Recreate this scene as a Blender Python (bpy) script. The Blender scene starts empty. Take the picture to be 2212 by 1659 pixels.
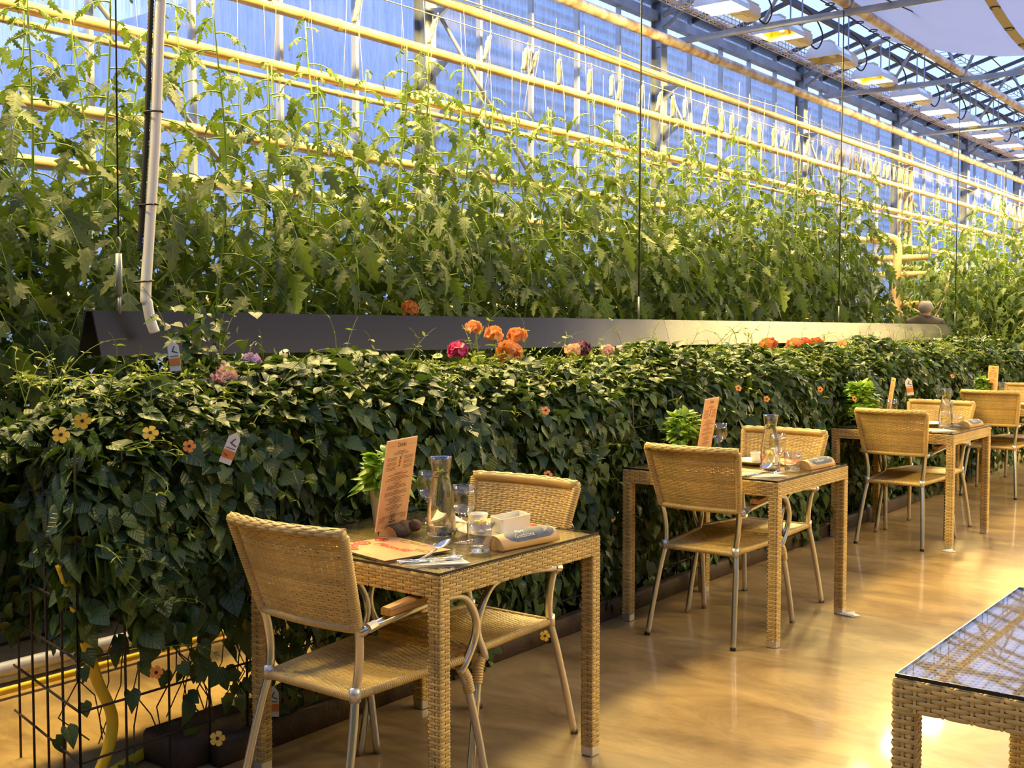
import bpy, bmesh, math, random
import numpy as np
from mathutils import Vector, Matrix
R = math.radians
PI = math.pi
random.seed(7)
rng = np.random.default_rng(11)
sc = bpy.context.scene
COL = sc.collection

# ------------------------------------------------------------------ camera, world, exposure
cam = bpy.data.objects.new('camera', bpy.data.cameras.new('camera'))
COL.objects.link(cam)
sc.camera = cam
PSI, PIT = R(37.3), R(2.97)
fw = Vector((-math.sin(PSI) * math.cos(PIT), math.cos(PSI) * math.cos(PIT), -math.sin(PIT)))
cam.location = (0, 0, 1.433)
cam.rotation_euler = fw.to_track_quat('-Z', 'Y').to_euler()
cam.data.sensor_fit = 'HORIZONTAL'
cam.data.sensor_width = 36
cam.data.lens = 2464.0 / 2212 * 36
cam.data.clip_start = .05
cam.data.clip_end = 300

sc.view_settings.view_transform = 'Standard'
sc.view_settings.look = 'None'
sc.view_settings.gamma = 1
sc.view_settings.use_curve_mapping = False
sc.view_settings.exposure = 0.1
sc.cycles.use_adaptive_sampling = True; sc.cycles.adaptive_threshold = .08
sc.cycles.max_bounces = 7; sc.cycles.diffuse_bounces = 3; sc.cycles.glossy_bounces = 3; sc.cycles.transmission_bounces = 7; sc.cycles.transparent_max_bounces = 14
sc.cycles.caustics_reflective = False; sc.cycles.caustics_refractive = False
LAMP_W = 190.0          # high pressure sodium lamps
SKY_K = 2.0
LAMP_RGB = (1.0, .715, .22)

w = bpy.data.worlds.new('dusk_sky'); sc.world = w; w.use_nodes = True
nt = w.node_tree; nt.nodes.clear()
tc = nt.nodes.new('ShaderNodeTexCoord'); sp = nt.nodes.new('ShaderNodeSeparateXYZ')
cr = nt.nodes.new('ShaderNodeValToRGB'); bg = nt.nodes.new('ShaderNodeBackground'); wo = nt.nodes.new('ShaderNodeOutputWorld')
nt.links.new(tc.outputs['Generated'], sp.inputs[0]); nt.links.new(sp.outputs['Z'], cr.inputs[0])
cr.color_ramp.elements[0].position = 0.0; cr.color_ramp.elements[0].color = (.60, .72, 1.0, 1)
cr.color_ramp.elements[1].position = .6; cr.color_ramp.elements[1].color = (.38, .52, .95, 1)
nt.links.new(cr.outputs[0], bg.inputs[0]); bg.inputs[1].default_value = SKY_K
nt.links.new(bg.outputs[0], wo.inputs[0])

# ------------------------------------------------------------------ helpers
class MB:
    def __init__(s): s.v = []; s.f = []; s.n = 0; s.uv = []; s.has_uv = False
    def add(s, V, F, UV=None):
        V = np.asarray(V, float).reshape(-1, 3)
        s.v.append(V)
        off = s.n
        s.f.extend([tuple(int(i) + off for i in f) for f in F])
        s.n += len(V)
        return s
    def box(s, c, size, rz=0.0, bev=0.0):
        x, y, z = [d / 2 for d in size]
        if bev > 0:
            b = min(bev, x * .9, y * .9, z * .9)
            V = []
            for sz in (-1, 1):
                for sy in (-1, 1):
                    for sx in (-1, 1):
                        V += [(sx * (x - b), sy * (y - b), sz * z), (sx * (x - b), sy * y, sz * (z - b)), (sx * x, sy * (y - b), sz * (z - b))]
            V = np.array(V)
            bm = bmesh.new(); [bm.verts.new(p) for p in V]
            r = bmesh.ops.convex_hull(bm, input=bm.verts)
            bm.verts.index_update()
            F = [[q.index for q in f.verts] for f in bm.faces]
            V = np.array([q.co[:] for q in bm.verts]); bm.free()
        else:
            V = np.array([(-x, -y, -z), (x, -y, -z), (x, y, -z), (-x, y, -z), (-x, -y, z), (x, -y, z), (x, y, z), (-x, y, z)])
            F = [(0, 3, 2, 1), (4, 5, 6, 7), (0, 1, 5, 4), (1, 2, 6, 5), (2, 3, 7, 6), (3, 0, 4, 7)]
        if rz:
            c_, s_ = math.cos(rz), math.sin(rz)
            V = V @ np.array([[c_, s_, 0], [-s_, c_, 0], [0, 0, 1]])
        return s.add(V + np.array(c, float), F)
    def tube(s, pts, r, seg=8, cap=True):
        P = np.array(pts, float); n = len(P)
        rad = np.full(n, r, float) if np.isscalar(r) else np.array(r, float)
        T = np.gradient(P, axis=0); T /= (np.linalg.norm(T, axis=1)[:, None] + 1e-12)
        a = np.array([0, 0, 1.0]) if abs(T[0][2]) < .9 else np.array([1.0, 0, 0])
        N = np.cross(T[0], a); N /= np.linalg.norm(N)
        V = []
        ang = np.linspace(0, 2 * PI, seg, endpoint=False)
        for i in range(n):
            N = N - T[i] * (N @ T[i]); N /= (np.linalg.norm(N) + 1e-12)
            B = np.cross(T[i], N)
            V.append(P[i] + rad[i] * (np.cos(ang)[:, None] * N + np.sin(ang)[:, None] * B))
        V = np.concatenate(V)
        F = [(i * seg + j, i * seg + (j + 1) % seg, (i + 1) * seg + (j + 1) % seg, (i + 1) * seg + j) for i in range(n - 1) for j in range(seg)]
        if cap:
            F.append(tuple(range(seg - 1, -1, -1))); F.append(tuple((n - 1) * seg + j for j in range(seg)))
        return s.add(V, F)
    def lathe(s, prof, seg=24, c=(0, 0, 0), sx=1, sy=1):
        pr = np.array(prof, float); n = len(pr)
        ang = np.linspace(0, 2 * PI, seg, endpoint=False)
        V = np.array([(r * math.cos(a) * sx, r * math.sin(a) * sy, z) for r, z in pr for a in ang]) + np.array(c, float)
        F = [(i * seg + j, i * seg + (j + 1) % seg, (i + 1) * seg + (j + 1) % seg, (i + 1) * seg + j) for i in range(n - 1) for j in range(seg)]
        if pr[0][0] > 1e-6: F.append(tuple(range(seg - 1, -1, -1)))
        if pr[-1][0] > 1e-6 and abs(pr[-1][1] - pr[0][1]) > -1: F.append(tuple((n - 1) * seg + j for j in range(seg)))
        return s.add(V, F)
    def sphere(s, c, r, seg=10, rings=6, sc_=(1, 1, 1)):
        prof = [(math.sin(PI * i / rings) * r, -math.cos(PI * i / rings) * r) for i in range(rings + 1)]
        prof[0] = (1e-5, -r); prof[-1] = (1e-5, r)
        b = MB().lathe(prof, seg); V = b.v[0] * np.array(sc_) + np.array(c, float)
        return s.add(V, b.f)
    def poly(s, pts, d):
        """closed outline in 3-D extruded by vector d"""
        P = np.array(pts, float); n = len(P); d = np.array(d, float)
        V = np.concatenate([P, P + d])
        F = [tuple(range(n - 1, -1, -1)), tuple(range(n, 2 * n))] + [(i, (i + 1) % n, n + (i + 1) % n, n + i) for i in range(n)]
        return s.add(V, F)
    def quad(s, a, b, c, d): return s.add([a, b, c, d], [(0, 1, 2, 3)])
    def xf(s, M):
        M = np.array(M)
        s.v = [(V @ M[:3, :3].T) + M[:3, 3] for V in s.v]
        return s
    def join(s, o):
        V = np.concatenate(o.v); return s.add(V, o.f)
    def build(s, name, mat, parent=None, smooth=True, loc=None):
        V = np.concatenate(s.v) if s.v else np.zeros((0, 3))
        me = bpy.data.meshes.new(name)
        me.from_pydata(V.tolist(), [], s.f)
        if smooth is not None and len(me.polygons):
            me.polygons.foreach_set('use_smooth', [bool(smooth)] * len(me.polygons))
        return link(name, me, mat, parent, loc)

def link(name, me, mat, parent=None, loc=None):
    o = bpy.data.objects.new(name, me)
    if mat is not None:
        for m in (mat if isinstance(mat, (list, tuple)) else [mat]): me.materials.append(m)
    COL.objects.link(o)
    if parent is not None: o.parent = parent
    if loc is not None: o.location = loc
    return o

def smooth_by_angle(o, deg=35):
    me = o.data
    bm = bmesh.new(); bm.from_mesh(me)
    for e in bm.edges:
        e.smooth = not (len(e.link_faces) == 2 and e.calc_face_angle(0) > R(deg))
    bm.to_mesh(me); bm.free()
    return o

def np_mesh(name, V, F, mat, parent=None, uv=None, smooth=True, matidx=None):
    """V (n,3), F (m,4) quads as numpy arrays"""
    me = bpy.data.meshes.new(name)
    m, k = F.shape
    me.vertices.add(len(V)); me.vertices.foreach_set('co', np.ascontiguousarray(V, dtype=np.float32).ravel())
    me.loops.add(m * k); me.loops.foreach_set('vertex_index', np.ascontiguousarray(F, dtype=np.int32).ravel())
    me.polygons.add(m); me.polygons.foreach_set('loop_start', np.arange(0, m * k, k, dtype=np.int32))
    me.polygons.foreach_set('loop_total', np.full(m, k, dtype=np.int32))
    me.polygons.foreach_set('use_smooth', np.full(m, smooth))
    if uv is not None:
        ul = me.uv_layers.new(name='UVMap')
        ul.data.foreach_set('uv', np.ascontiguousarray(uv[F.ravel()], dtype=np.float32).ravel())
    me.update(calc_edges=True)
    return link(name, me, mat, parent)

def tag(o, label=None, cat=None, group=None, kind=None):
    if label: o['label'] = label
    if cat: o['category'] = cat
    if group: o['group'] = group
    if kind: o['kind'] = kind
    return o
def thing(name, label, cat, loc=(0, 0, 0), rz=0.0, group=None):
    o = bpy.data.objects.new(name, None); COL.objects.link(o)
    o.empty_display_size = .1
    o.location = loc; o.rotation_euler = (0, 0, rz)
    return tag(o, label, cat, group)
KIDS = {}
def copy_tree(o, parent=None):
    c = o.copy(); COL.objects.link(c)
    if parent is not None: c.parent = parent
    for ch in list(o.children): copy_tree(ch, c)
    return c
def place(o, loc, rz=None, label=None, group=None, scale=None):
    o.location = loc
    if rz is not None: o.rotation_euler = (0, 0, rz)
    if label: o['label'] = label
    if group: o['group'] = group
    if scale is not None: o.scale = scale if hasattr(scale, '__len__') else (scale,) * 3
    return o
def struct(o): o['kind'] = 'structure'; return o
def curve_pts(ctrl, n=12):
    """Catmull-Rom through control points"""
    P = np.array(ctrl, float)
    P = np.vstack([2 * P[0] - P[1], P, 2 * P[-1] - P[-2]])
    out = []
    for i in range(1, len(P) - 2):
        for t in np.linspace(0, 1, n, endpoint=False):
            a, b, c, d = P[i - 1], P[i], P[i + 1], P[i + 2]
            out.append(.5 * ((2 * b) + (-a + c) * t + (2 * a - 5 * b + 4 * c - d) * t * t + (-a + 3 * b - 3 * c + d) * t ** 3))
    out.append(P[-2])
    return np.array(out)

# ------------------------------------------------------------------ materials
MATS = {}
def mat(name, rgb, rough=.5, metal=0.0, var=0.0, nscale=8.0, rgb2=None, bump=0.0, bscale=60.0, spec=.5, island=0.0, coat=0.0, emit=None, ek=0.0, stretch=None):
    if name in MATS: return MATS[name]
    m = bpy.data.materials.new(name); m.use_nodes = True
    t = m.node_tree; b = t.nodes['Principled BSDF']
    b.inputs['Base Color'].default_value = (*rgb, 1); b.inputs['Roughness'].default_value = rough
    b.inputs['Metallic'].default_value = metal; b.inputs['Specular IOR Level'].default_value = spec
    b.inputs['Coat Weight'].default_value = coat
    if emit: b.inputs['Emission Color'].default_value = (*emit, 1); b.inputs['Emission Strength'].default_value = ek
    tcn = t.nodes.new('ShaderNodeTexCoord'); mp = t.nodes.new('ShaderNodeMapping')
    t.links.new(tcn.outputs['Object'], mp.inputs[0])
    if stretch: mp.inputs['Scale'].default_value = stretch
    if rgb2 is not None or var:
        n = t.nodes.new('ShaderNodeTexNoise'); n.inputs['Scale'].default_value = nscale; n.inputs['Detail'].default_value = 5
        r = t.nodes.new('ShaderNodeValToRGB')
        c2 = rgb2 if rgb2 is not None else tuple(x * (1 - var) for x in rgb)
        r.color_ramp.elements[0].position = .35; r.color_ramp.elements[0].color = (*c2, 1)
        r.color_ramp.elements[1].position = .65; r.color_ramp.elements[1].color = (*rgb, 1)
        t.links.new(mp.outputs[0], n.inputs['Vector']); t.links.new(n.outputs['Fac'], r.inputs[0])
        src = r.outputs[0]
        if island:
            src = add_island(t, src, island)
        t.links.new(src, b.inputs['Base Color'])
    elif island:
        rg = t.nodes.new('ShaderNodeRGB'); rg.outputs[0].default_value = (*rgb, 1)
        t.links.new(add_island(t, rg.outputs[0], island), b.inputs['Base Color'])
    if bump:
        n2 = t.nodes.new('ShaderNodeTexNoise'); n2.inputs['Scale'].default_value = bscale; n2.inputs['Detail'].default_value = 4
        bp = t.nodes.new('ShaderNodeBump'); bp.inputs['Strength'].default_value = bump; bp.inputs['Distance'].default_value = .01
        t.links.new(mp.outputs[0], n2.inputs['Vector']); t.links.new(n2.outputs['Fac'], bp.inputs['Height']); t.links.new(bp.outputs[0], b.inputs['Normal'])
    MATS[name] = m
    return m
def add_island(t, src, amt):
    g = t.nodes.new('ShaderNodeNewGeometry'); mr = t.nodes.new('ShaderNodeMapRange')
    mr.inputs[3].default_value = 1 - amt; mr.inputs[4].default_value = 1 + amt
    h = t.nodes.new('ShaderNodeHueSaturation')
    t.links.new(g.outputs['Random Per Island'], mr.inputs[0]); t.links.new(mr.outputs[0], h.inputs['Value']); t.links.new(src, h.inputs['Color'])
    return h.outputs[0]

def leaf_mat(name, dark, light, trans, tk=.3, rough=.4, vein=.0):
    m = bpy.data.materials.new(name); m.use_nodes = True; t = m.node_tree
    b = t.nodes['Principled BSDF']; out = t.nodes['Material Output']
    g = t.nodes.new('ShaderNodeNewGeometry')
    cr = t.nodes.new('ShaderNodeValToRGB')
    cr.color_ramp.elements[0].color = (*dark, 1); cr.color_ramp.elements[1].color = (*light, 1)
    e = cr.color_ramp.elements.new(.6); e.color = (*[(a * .7 + b_ * .3) for a, b_ in zip(dark, light)], 1)
    t.links.new(g.outputs['Random Per Island'], cr.inputs[0])
    src = cr.outputs[0]
    if vein:
        uv = t.nodes.new('ShaderNodeUVMap'); sx = t.nodes.new('ShaderNodeSeparateXYZ')
        t.links.new(uv.outputs[0], sx.inputs[0])
        # veins: herring-bone lines |v|*k - u, plus midrib
        ab = t.nodes.new('ShaderNodeMath'); ab.operation = 'ABSOLUTE'; t.links.new(sx.outputs['Y'], ab.inputs[0])
        m1 = t.nodes.new('ShaderNodeMath'); m1.operation = 'MULTIPLY'; m1.inputs[1].default_value = -.9; t.links.new(ab.outputs[0], m1.inputs[0])
        ad = t.nodes.new('ShaderNodeMath'); ad.operation = 'ADD'; t.links.new(m1.outputs[0], ad.inputs[0]); t.links.new(sx.outputs['X'], ad.inputs[1])
        m2 = t.nodes.new('ShaderNodeMath'); m2.operation = 'MULTIPLY'; m2.inputs[1].default_value = 5.5; t.links.new(ad.outputs[0], m2.inputs[0])
        fr = t.nodes.new('ShaderNodeMath'); fr.operation = 'PINGPONG'; fr.inputs[1].default_value = .5; t.links.new(m2.outputs[0], fr.inputs[0])
        s1 = t.nodes.new('ShaderNodeMapRange'); s1.inputs[1].default_value = .0; s1.inputs[2].default_value = .16; s1.inputs[3].default_value = 1; s1.inputs[4].default_value = 0
        t.links.new(fr.outputs[0], s1.inputs[0])
        s2 = t.nodes.new('ShaderNodeMapRange'); s2.inputs[1].default_value = .0; s2.inputs[2].default_value = .05; s2.inputs[3].default_value = 1; s2.inputs[4].default_value = 0
        t.links.new(ab.outputs[0], s2.inputs[0])
        mx = t.nodes.new('ShaderNodeMath'); mx.operation = 'MAXIMUM'; t.links.new(s1.outputs[0], mx.inputs[0]); t.links.new(s2.outputs[0], mx.inputs[1])
        mixc = t.nodes.new('ShaderNodeMix'); mixc.data_type = 'RGBA'; mixc.blend_type = 'MIX'
        vm = t.nodes.new('ShaderNodeMath'); vm.operation = 'MULTIPLY'; vm.inputs[1].default_value = vein; t.links.new(mx.outputs[0], vm.inputs[0])
        t.links.new(vm.outputs[0], mixc.inputs['Factor']); t.links.new(src, mixc.inputs['A']); mixc.inputs['B'].default_value = (*[min(1, x * 1.9 + .02) for x in light], 1)
        src = mixc.outputs['Result']
        bp = t.nodes.new('ShaderNodeBump'); bp.inputs['Strength'].default_value = .5; bp.inputs['Distance'].default_value = .003; bp.invert = True
        t.links.new(mx.outputs[0], bp.inputs['Height']); t.links.new(bp.outputs[0], b.inputs['Normal'])
    t.links.new(src, b.inputs['Base Color']); b.inputs['Roughness'].default_value = rough
    tr = t.nodes.new('ShaderNodeBsdfTranslucent'); mixs = t.nodes.new('ShaderNodeMixShader'); mixs.inputs[0].default_value = tk
    tr.inputs[0].default_value = (*trans, 1)
    t.links.new(b.outputs[0], mixs.inputs[1]); t.links.new(tr.outputs[0], mixs.inputs[2]); t.links.new(mixs.outputs[0], out.inputs[0])
    return m

def schlick(t, f0=.04, boost=1.0):
    lw = t.nodes.new('ShaderNodeLayerWeight'); lw.inputs['Blend'].default_value = .5
    p = t.nodes.new('ShaderNodeMath'); p.operation = 'POWER'; p.inputs[1].default_value = 4.0; t.links.new(lw.outputs['Facing'], p.inputs[0])
    m_ = t.nodes.new('ShaderNodeMath'); m_.operation = 'MULTIPLY_ADD'; m_.inputs[1].default_value = (1 - f0) * .85 * boost; m_.inputs[2].default_value = f0 * boost; m_.use_clamp = True
    t.links.new(p.outputs[0], m_.inputs[0])
    return m_.outputs[0]
def clear_glass(name, tint=(.96, .97, .96), f0=.04, boost=1.0):
    m = bpy.data.materials.new(name); m.use_nodes = True; t = m.node_tree; t.nodes.clear()
    out = t.nodes.new('ShaderNodeOutputMaterial'); tr = t.nodes.new('ShaderNodeBsdfTransparent'); gl = t.nodes.new('ShaderNodeBsdfGlossy')
    mx = t.nodes.new('ShaderNodeMixShader')
    tr.inputs[0].default_value = (*tint, 1); gl.inputs['Roughness'].default_value = .02
    t.links.new(schlick(t, f0, boost), mx.inputs[0])
    t.links.new(tr.outputs[0], mx.inputs[1]); t.links.new(gl.outputs[0], mx.inputs[2]); t.links.new(mx.outputs[0], out.inputs[0])
    return m
def wet_glass(name, fac_lo, fac_hi, tint=(.85, .93, 1.0)):
    """pane fogged by condensation with clear runs"""
    m = bpy.data.materials.new(name); m.use_nodes = True; t = m.node_tree; t.nodes.clear()
    out = t.nodes.new('ShaderNodeOutputMaterial')
    tr = t.nodes.new('ShaderNodeBsdfTransparent'); tr.inputs[0].default_value = (*tint, 1)
    tl = t.nodes.new('ShaderNodeBsdfTranslucent'); tl.inputs[0].default_value = (.86, .9, 1, 1)
    gl = t.nodes.new('ShaderNodeBsdfGlossy'); gl.inputs['Roughness'].default_value = .25
    tcn = t.nodes.new('ShaderNodeTexCoord'); mp = t.nodes.new('ShaderNodeMapping'); mp.inputs['Scale'].default_value = (1, 22, 1.6)
    n = t.nodes.new('ShaderNodeTexNoise'); n.inputs['Scale'].default_value = 1.6; n.inputs['Detail'].default_value = 8; n.inputs['Roughness'].default_value = .65
    n2 = t.nodes.new('ShaderNodeTexNoise'); n2.inputs['Scale'].default_value = 1.1; n2.inputs['Detail'].default_value = 3
    t.links.new(tcn.outputs['Object'], mp.inputs[0]); t.links.new(mp.outputs[0], n.inputs['Vector']); t.links.new(tcn.outputs['Object'], n2.inputs['Vector'])
    ad = t.nodes.new('ShaderNodeMath'); ad.operation = 'MULTIPLY_ADD'; ad.inputs[1].default_value = .6
    t.links.new(n2.outputs['Fac'], ad.inputs[0]); t.links.new(n.outputs['Fac'], ad.inputs[2])
    mr = t.nodes.new('ShaderNodeMapRange'); mr.inputs[1].default_value = .62; mr.inputs[2].default_value = .95; mr.inputs[3].default_value = fac_lo; mr.inputs[4].default_value = fac_hi
    t.links.new(ad.outputs[0], mr.inputs[0])
    m1 = t.nodes.new('ShaderNodeMixShader'); t.links.new(mr.outputs[0], m1.inputs[0]); t.links.new(tr.outputs[0], m1.inputs[1]); t.links.new(tl.outputs[0], m1.inputs[2])
    m2 = t.nodes.new('ShaderNodeMixShader'); t.links.new(schlick(t, .02, .12), m2.inputs[0]); t.links.new(m1.outputs[0], m2.inputs[1]); t.links.new(gl.outputs[0], m2.inputs[2])
    t.links.new(m2.outputs[0], out.inputs[0])
    return m

M = dict(
    rattan=mat('rattan', (.68, .47, .16), .40, var=.25, nscale=5, island=.18),
    rattan_dark=mat('rattan_backing', (.16, .09, .03), .8),
    steel=mat('brushed_aluminium', (.72, .70, .66), .28, 1.0),
    bracket=mat('satin_bracket', (.55, .53, .50), .42, .9),
    caps=mat('foot_cap', (.70, .66, .58), .4, .8),
    wood=mat('arm_wood', (.62, .32, .07), .45, rgb2=(.36, .18, .05), nscale=6, stretch=(12, 1, 12)),
    black=mat('black_edge', (.012, .012, .02), .18),
    hood=mat('black_powder_coat', (.012, .015, .028), .27, spec=.30),
    pipe=mat('cream_painted_pipe', (.52, .41, .23), .4, rgb2=(.38, .24, .10), nscale=3.5, bump=.1, bscale=30),
    wpipe=mat('white_rusty_pipe', (.74, .70, .62), .45, rgb2=(.34, .2, .11), nscale=7, bump=.1),
    galv=mat('galvanised_steel', (.36, .40, .46), .5, .55, var=.3, nscale=4),
    alu=mat('window_bar', (.42, .45, .50), .45, .4),
    dark=mat('dark_metal', (.05, .055, .07), .5, .3),
    wire=mat('rusty_wire', (.035, .022, .016), .7),
    cable=mat('black_cable', (.012, .012, .012), .6),
    string=mat('cream_twine', (.56, .48, .32), .8),
    pvc=mat('white_conduit', (.78, .77, .76), .35),
    lampbody=mat('lamp_housing', (.66, .62, .54), .45),
    lampshell=mat('lamp_reflector_shell', (.80, .80, .80), .25, .7),
    gold=mat('hammered_reflector', (.95, .66, .14), .35, .6),
    stem=mat('green_stem', (.22, .34, .05), .5),
    bark=mat('bark', (.16, .10, .055), .85, rgb2=(.06, .035, .02), nscale=14, bump=.8, bscale=40),
    cut=mat('sawn_wood', (.66, .44, .19), .6, rgb2=(.5, .29, .1), nscale=9),
    slate=mat('slate_paint', (.14, .16, .19), .7, var=.3, nscale=30),
    chalk=mat('chalk_writing', (.85, .83, .72), .8),
    menu=mat('menu_card', (.70, .40, .20), .5, rgb2=(.64, .32, .14), nscale=9),
    menupale=mat('menu_border', (.88, .60, .38), .5),
    ink=mat('brown_ink', (.10, .035, .015), .6),
    red=mat('red_print', (.60, .06, .03), .5),
    green=mat('green_print', (.12, .17, .04), .5),
    ochre=mat('ochre_print', (.50, .34, .05), .5),
    china=mat('white_china', (.80, .77, .66), .22),
    napkin=mat('paper_napkin', (.85, .80, .66), .75),
    butter=mat('butter', (.85, .62, .12), .45),
    potw=mat('pale_pot', (.62, .64, .68), .4),
    potb=mat('black_pot', (.02, .02, .02), .6),
    soil=mat('soil', (.05, .03, .02), .9, bump=.6),
    tagw=mat('tag_white', (.85, .82, .80), .5),
    tago=mat('tag_orange', (.80, .26, .06), .5),
    tagb=mat('tag_blue', (.10, .11, .2), .5),
    hose=mat('yellow_hose', (.85, .58, .03), .35, var=.12),
    timber=mat('wet_timber', (.07, .04, .025), .6, rgb2=(.035, .02, .012), nscale=8, bump=.4),
    gutter=mat('grey_trough', (.10, .10, .11), .6, var=.3),
    floorpipe=mat('grey_heating_pipe', (.62, .62, .66), .4),
    cream=mat('insulated_panel', (.62, .66, .74), .6),
    skin=mat('skin', (.52, .29, .19), .5),
    hair=mat('grey_hair', (.30, .27, .24), .8, bump=.5, bscale=120),
    jacket=mat('dark_jacket', (.035, .028, .026), .8),
    trousers=mat('dark_trousers', (.03, .03, .04), .8),
    screen=mat('white_shade_cloth', (.66, .66, .70), .8, var=.08, nscale=1.2, bump=.2, bscale=3),
    brass=mat('brass_plate', (.55, .36, .1), .45, .6, bump=.6, bscale=90),
    paper=mat('folded_paper', (.82, .78, .68), .7),
    eye=mat('flower_eye', (.03, .01, .01), .7),
    pet_yellow=mat('petal_yellow', (.90, .55, .03), .5),
    pet_orange=mat('petal_orange', (.88, .30, .04), .5),
    lamp_off=mat('lamp_glass_off', (.06, .05, .04), .2),
    building=mat('corrugated_cladding', (.34, .44, .66), .5),
    snow=mat('outside_ground', (.16, .20, .26), .9, var=.4, nscale=.4),
    darktree=mat('far_evergreen', (.03, .05, .09), .9),
    lampglass=mat('lit_lamp_glass', (1, .9, .7), .3, emit=(1.0, .90, .60), ek=7),
    bulb=mat('lamp_bulb', (1, .8, .4), .3, emit=(1.0, .72, .25), ek=60),
)
M['hedge'] = leaf_mat('vine_leaf', (.012, .042, .012), (.10, .16, .028), (.10, .18, .02), .2, .40, vein=.13)
M['tomato'] = leaf_mat('tomato_leaf', (.020, .056, .009), (.105, .150, .026), (.13, .21, .02), .28, .5, vein=.15)
M['tendril'] = leaf_mat('young_shoot', (.17, .25, .03), (.36, .42, .07), (.3, .4, .05), .3, .45)
_m = M['screen']; _t = _m.node_tree; _tr = _t.nodes.new('ShaderNodeBsdfTranslucent'); _tr.inputs[0].default_value = (.8, .8, .84, 1); _mx = _t.nodes.new('ShaderNodeMixShader'); _mx.inputs[0].default_value = .5
_t.links.new(_t.nodes['Principled BSDF'].outputs[0], _mx.inputs[1]); _t.links.new(_tr.outputs[0], _mx.inputs[2]); _t.links.new(_mx.outputs[0], _t.nodes['Material Output'].inputs[0])
M['basil'] = leaf_mat('basil_leaf', (.13, .27, .02), (.32, .48, .05), (.3, .5, .03), .35, .35)
M['clear'] = clear_glass('clear_glass')
M['tumbler'] = clear_glass('table_glassware', (.985, .99, .98), .07, 1.5)
M['window'] = wet_glass('fogged_pane', .25, .95)
M['window2'] = wet_glass('half_clear_pane', .03, .55)
M['roofglass'] = wet_glass('roof_pane', .55, .95)
mm = bpy.data.materials.new('water'); mm.use_nodes = True
_b = mm.node_tree.nodes['Principled BSDF']; _b.inputs['Transmission Weight'].default_value = 1; _b.inputs['Roughness'].default_value = 0; _b.inputs['IOR'].default_value = 1.33
_b.inputs['Base Color'].default_value = (.98, 1, .98, 1); M['water'] = mm

# ------------------------------------------------------------------ structure
def floor_mat():
    m = bpy.data.materials.new('polished_concrete'); m.use_nodes = True; t = m.node_tree; b = t.nodes['Principled BSDF']
    tcn = t.nodes.new('ShaderNodeTexCoord')
    n = t.nodes.new('ShaderNodeTexNoise'); n.inputs['Scale'].default_value = 1.7; n.inputs['Detail'].default_value = 12; n.inputs['Roughness'].default_value = .70; n.inputs['Distortion'].default_value = .6
    mp = t.nodes.new('ShaderNodeMapping'); mp.inputs['Scale'].default_value = (1.0, 2.2, 1); mp.inputs['Rotation'].default_value = (0, 0, R(35))
    t.links.new(tcn.outputs['Object'], mp.inputs[0]); t.links.new(mp.outputs[0], n.inputs['Vector'])
    r = t.nodes.new('ShaderNodeValToRGB')
    r.color_ramp.elements[0].position = .32; r.color_ramp.elements[0].color = (.17, .105, .042, 1)
    r.color_ramp.elements[1].position = .68; r.color_ramp.elements[1].color = (.46, .32, .14, 1)
    t.links.new(n.outputs['Fac'], r.inputs[0]); t.links.new(r.outputs[0], b.inputs['Base Color'])
    n2 = t.nodes.new('ShaderNodeTexNoise'); n2.inputs['Scale'].default_value = 4; n2.inputs['Detail'].default_value = 6
    mr = t.nodes.new('ShaderNodeMapRange'); mr.inputs[3].default_value = .30; mr.inputs[4].default_value = .45; b.inputs['Specular IOR Level'].default_value = .22
    t.links.new(tcn.outputs['Object'], n2.inputs['Vector']); t.links.new(n2.outputs['Fac'], mr.inputs[0]); t.links.new(mr.outputs[0], b.inputs['Roughness'])
    b.inputs['Coat Weight'].default_value = .34; b.inputs['Coat Roughness'].default_value = .07; b.inputs['Coat IOR'].default_value = 1.35
    return m
WX = -6.6                                       # plane of the glass wall
POSTS = [3.42 + 3.93 * k for k in range(-1, 10)]
struct(MB().box((-.3, 19, -.05), (12.9, 48, .1)).build('floor', floor_mat(), smooth=False))
struct(MB().box((6.15, 19, 2.7), (.1, 48, 5.4)).build('wall_right', mat('planted_wall', (.16, .17, .05), .8, rgb2=(.03, .05, .012), nscale=3), smooth=False))
struct(MB().box((-.25, -5.05, 2.7), (12.8, .1, 5.4)).build('wall_back', mat('planted_wall', (.1, .1, .1)), smooth=False))
struct(MB().box((-26, 22, -.25), (38, 90, .1)).build('ground_outside', M['snow'], smooth=False))

# low insulated wall under the glass
lw = struct(MB().box((WX - .06, 19, .3), (.12, 48, .6)).build('wall_left', M['cream'], smooth=False))

EAVE, SLOPE = 5.0, .30
def roof_z(x): return EAVE + SLOPE * (x - WX)
for k in range(len(POSTS) - 1):
    y0, y1 = POSTS[k] + .065, POSTS[k + 1] - .065
    b = MB().quad((WX, y0, .6), (WX, y1, .6), (WX, y1, EAVE + .25), (WX, y0, EAVE + .25))
    win = struct(b.build('window_%d' % (k + 1), M['window'] if k < 2 else M['window2'], smooth=False))
    for j in range(1, 5):
        yy = POSTS[k] + 3.93 * j / 5
        o = MB().box((WX + .03, yy, (.6 + EAVE + .2) / 2), (.05, .032, EAVE - .4)).build('mullion', M['alu'], win, smooth=False); o['kind'] = 'structure'
    o = MB().box((WX + .05, (y0 + y1) / 2, 4.86), (.10, y1 - y0, .10)).build('transom', M['galv'], win, smooth=False); o['kind'] = 'structure'
    o = MB().box((WX + .03, (y0 + y1) / 2, .63), (.07, y1 - y0, .06)).build('window_sill', M['alu'], win, smooth=False); o['kind'] = 'structure'
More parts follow.
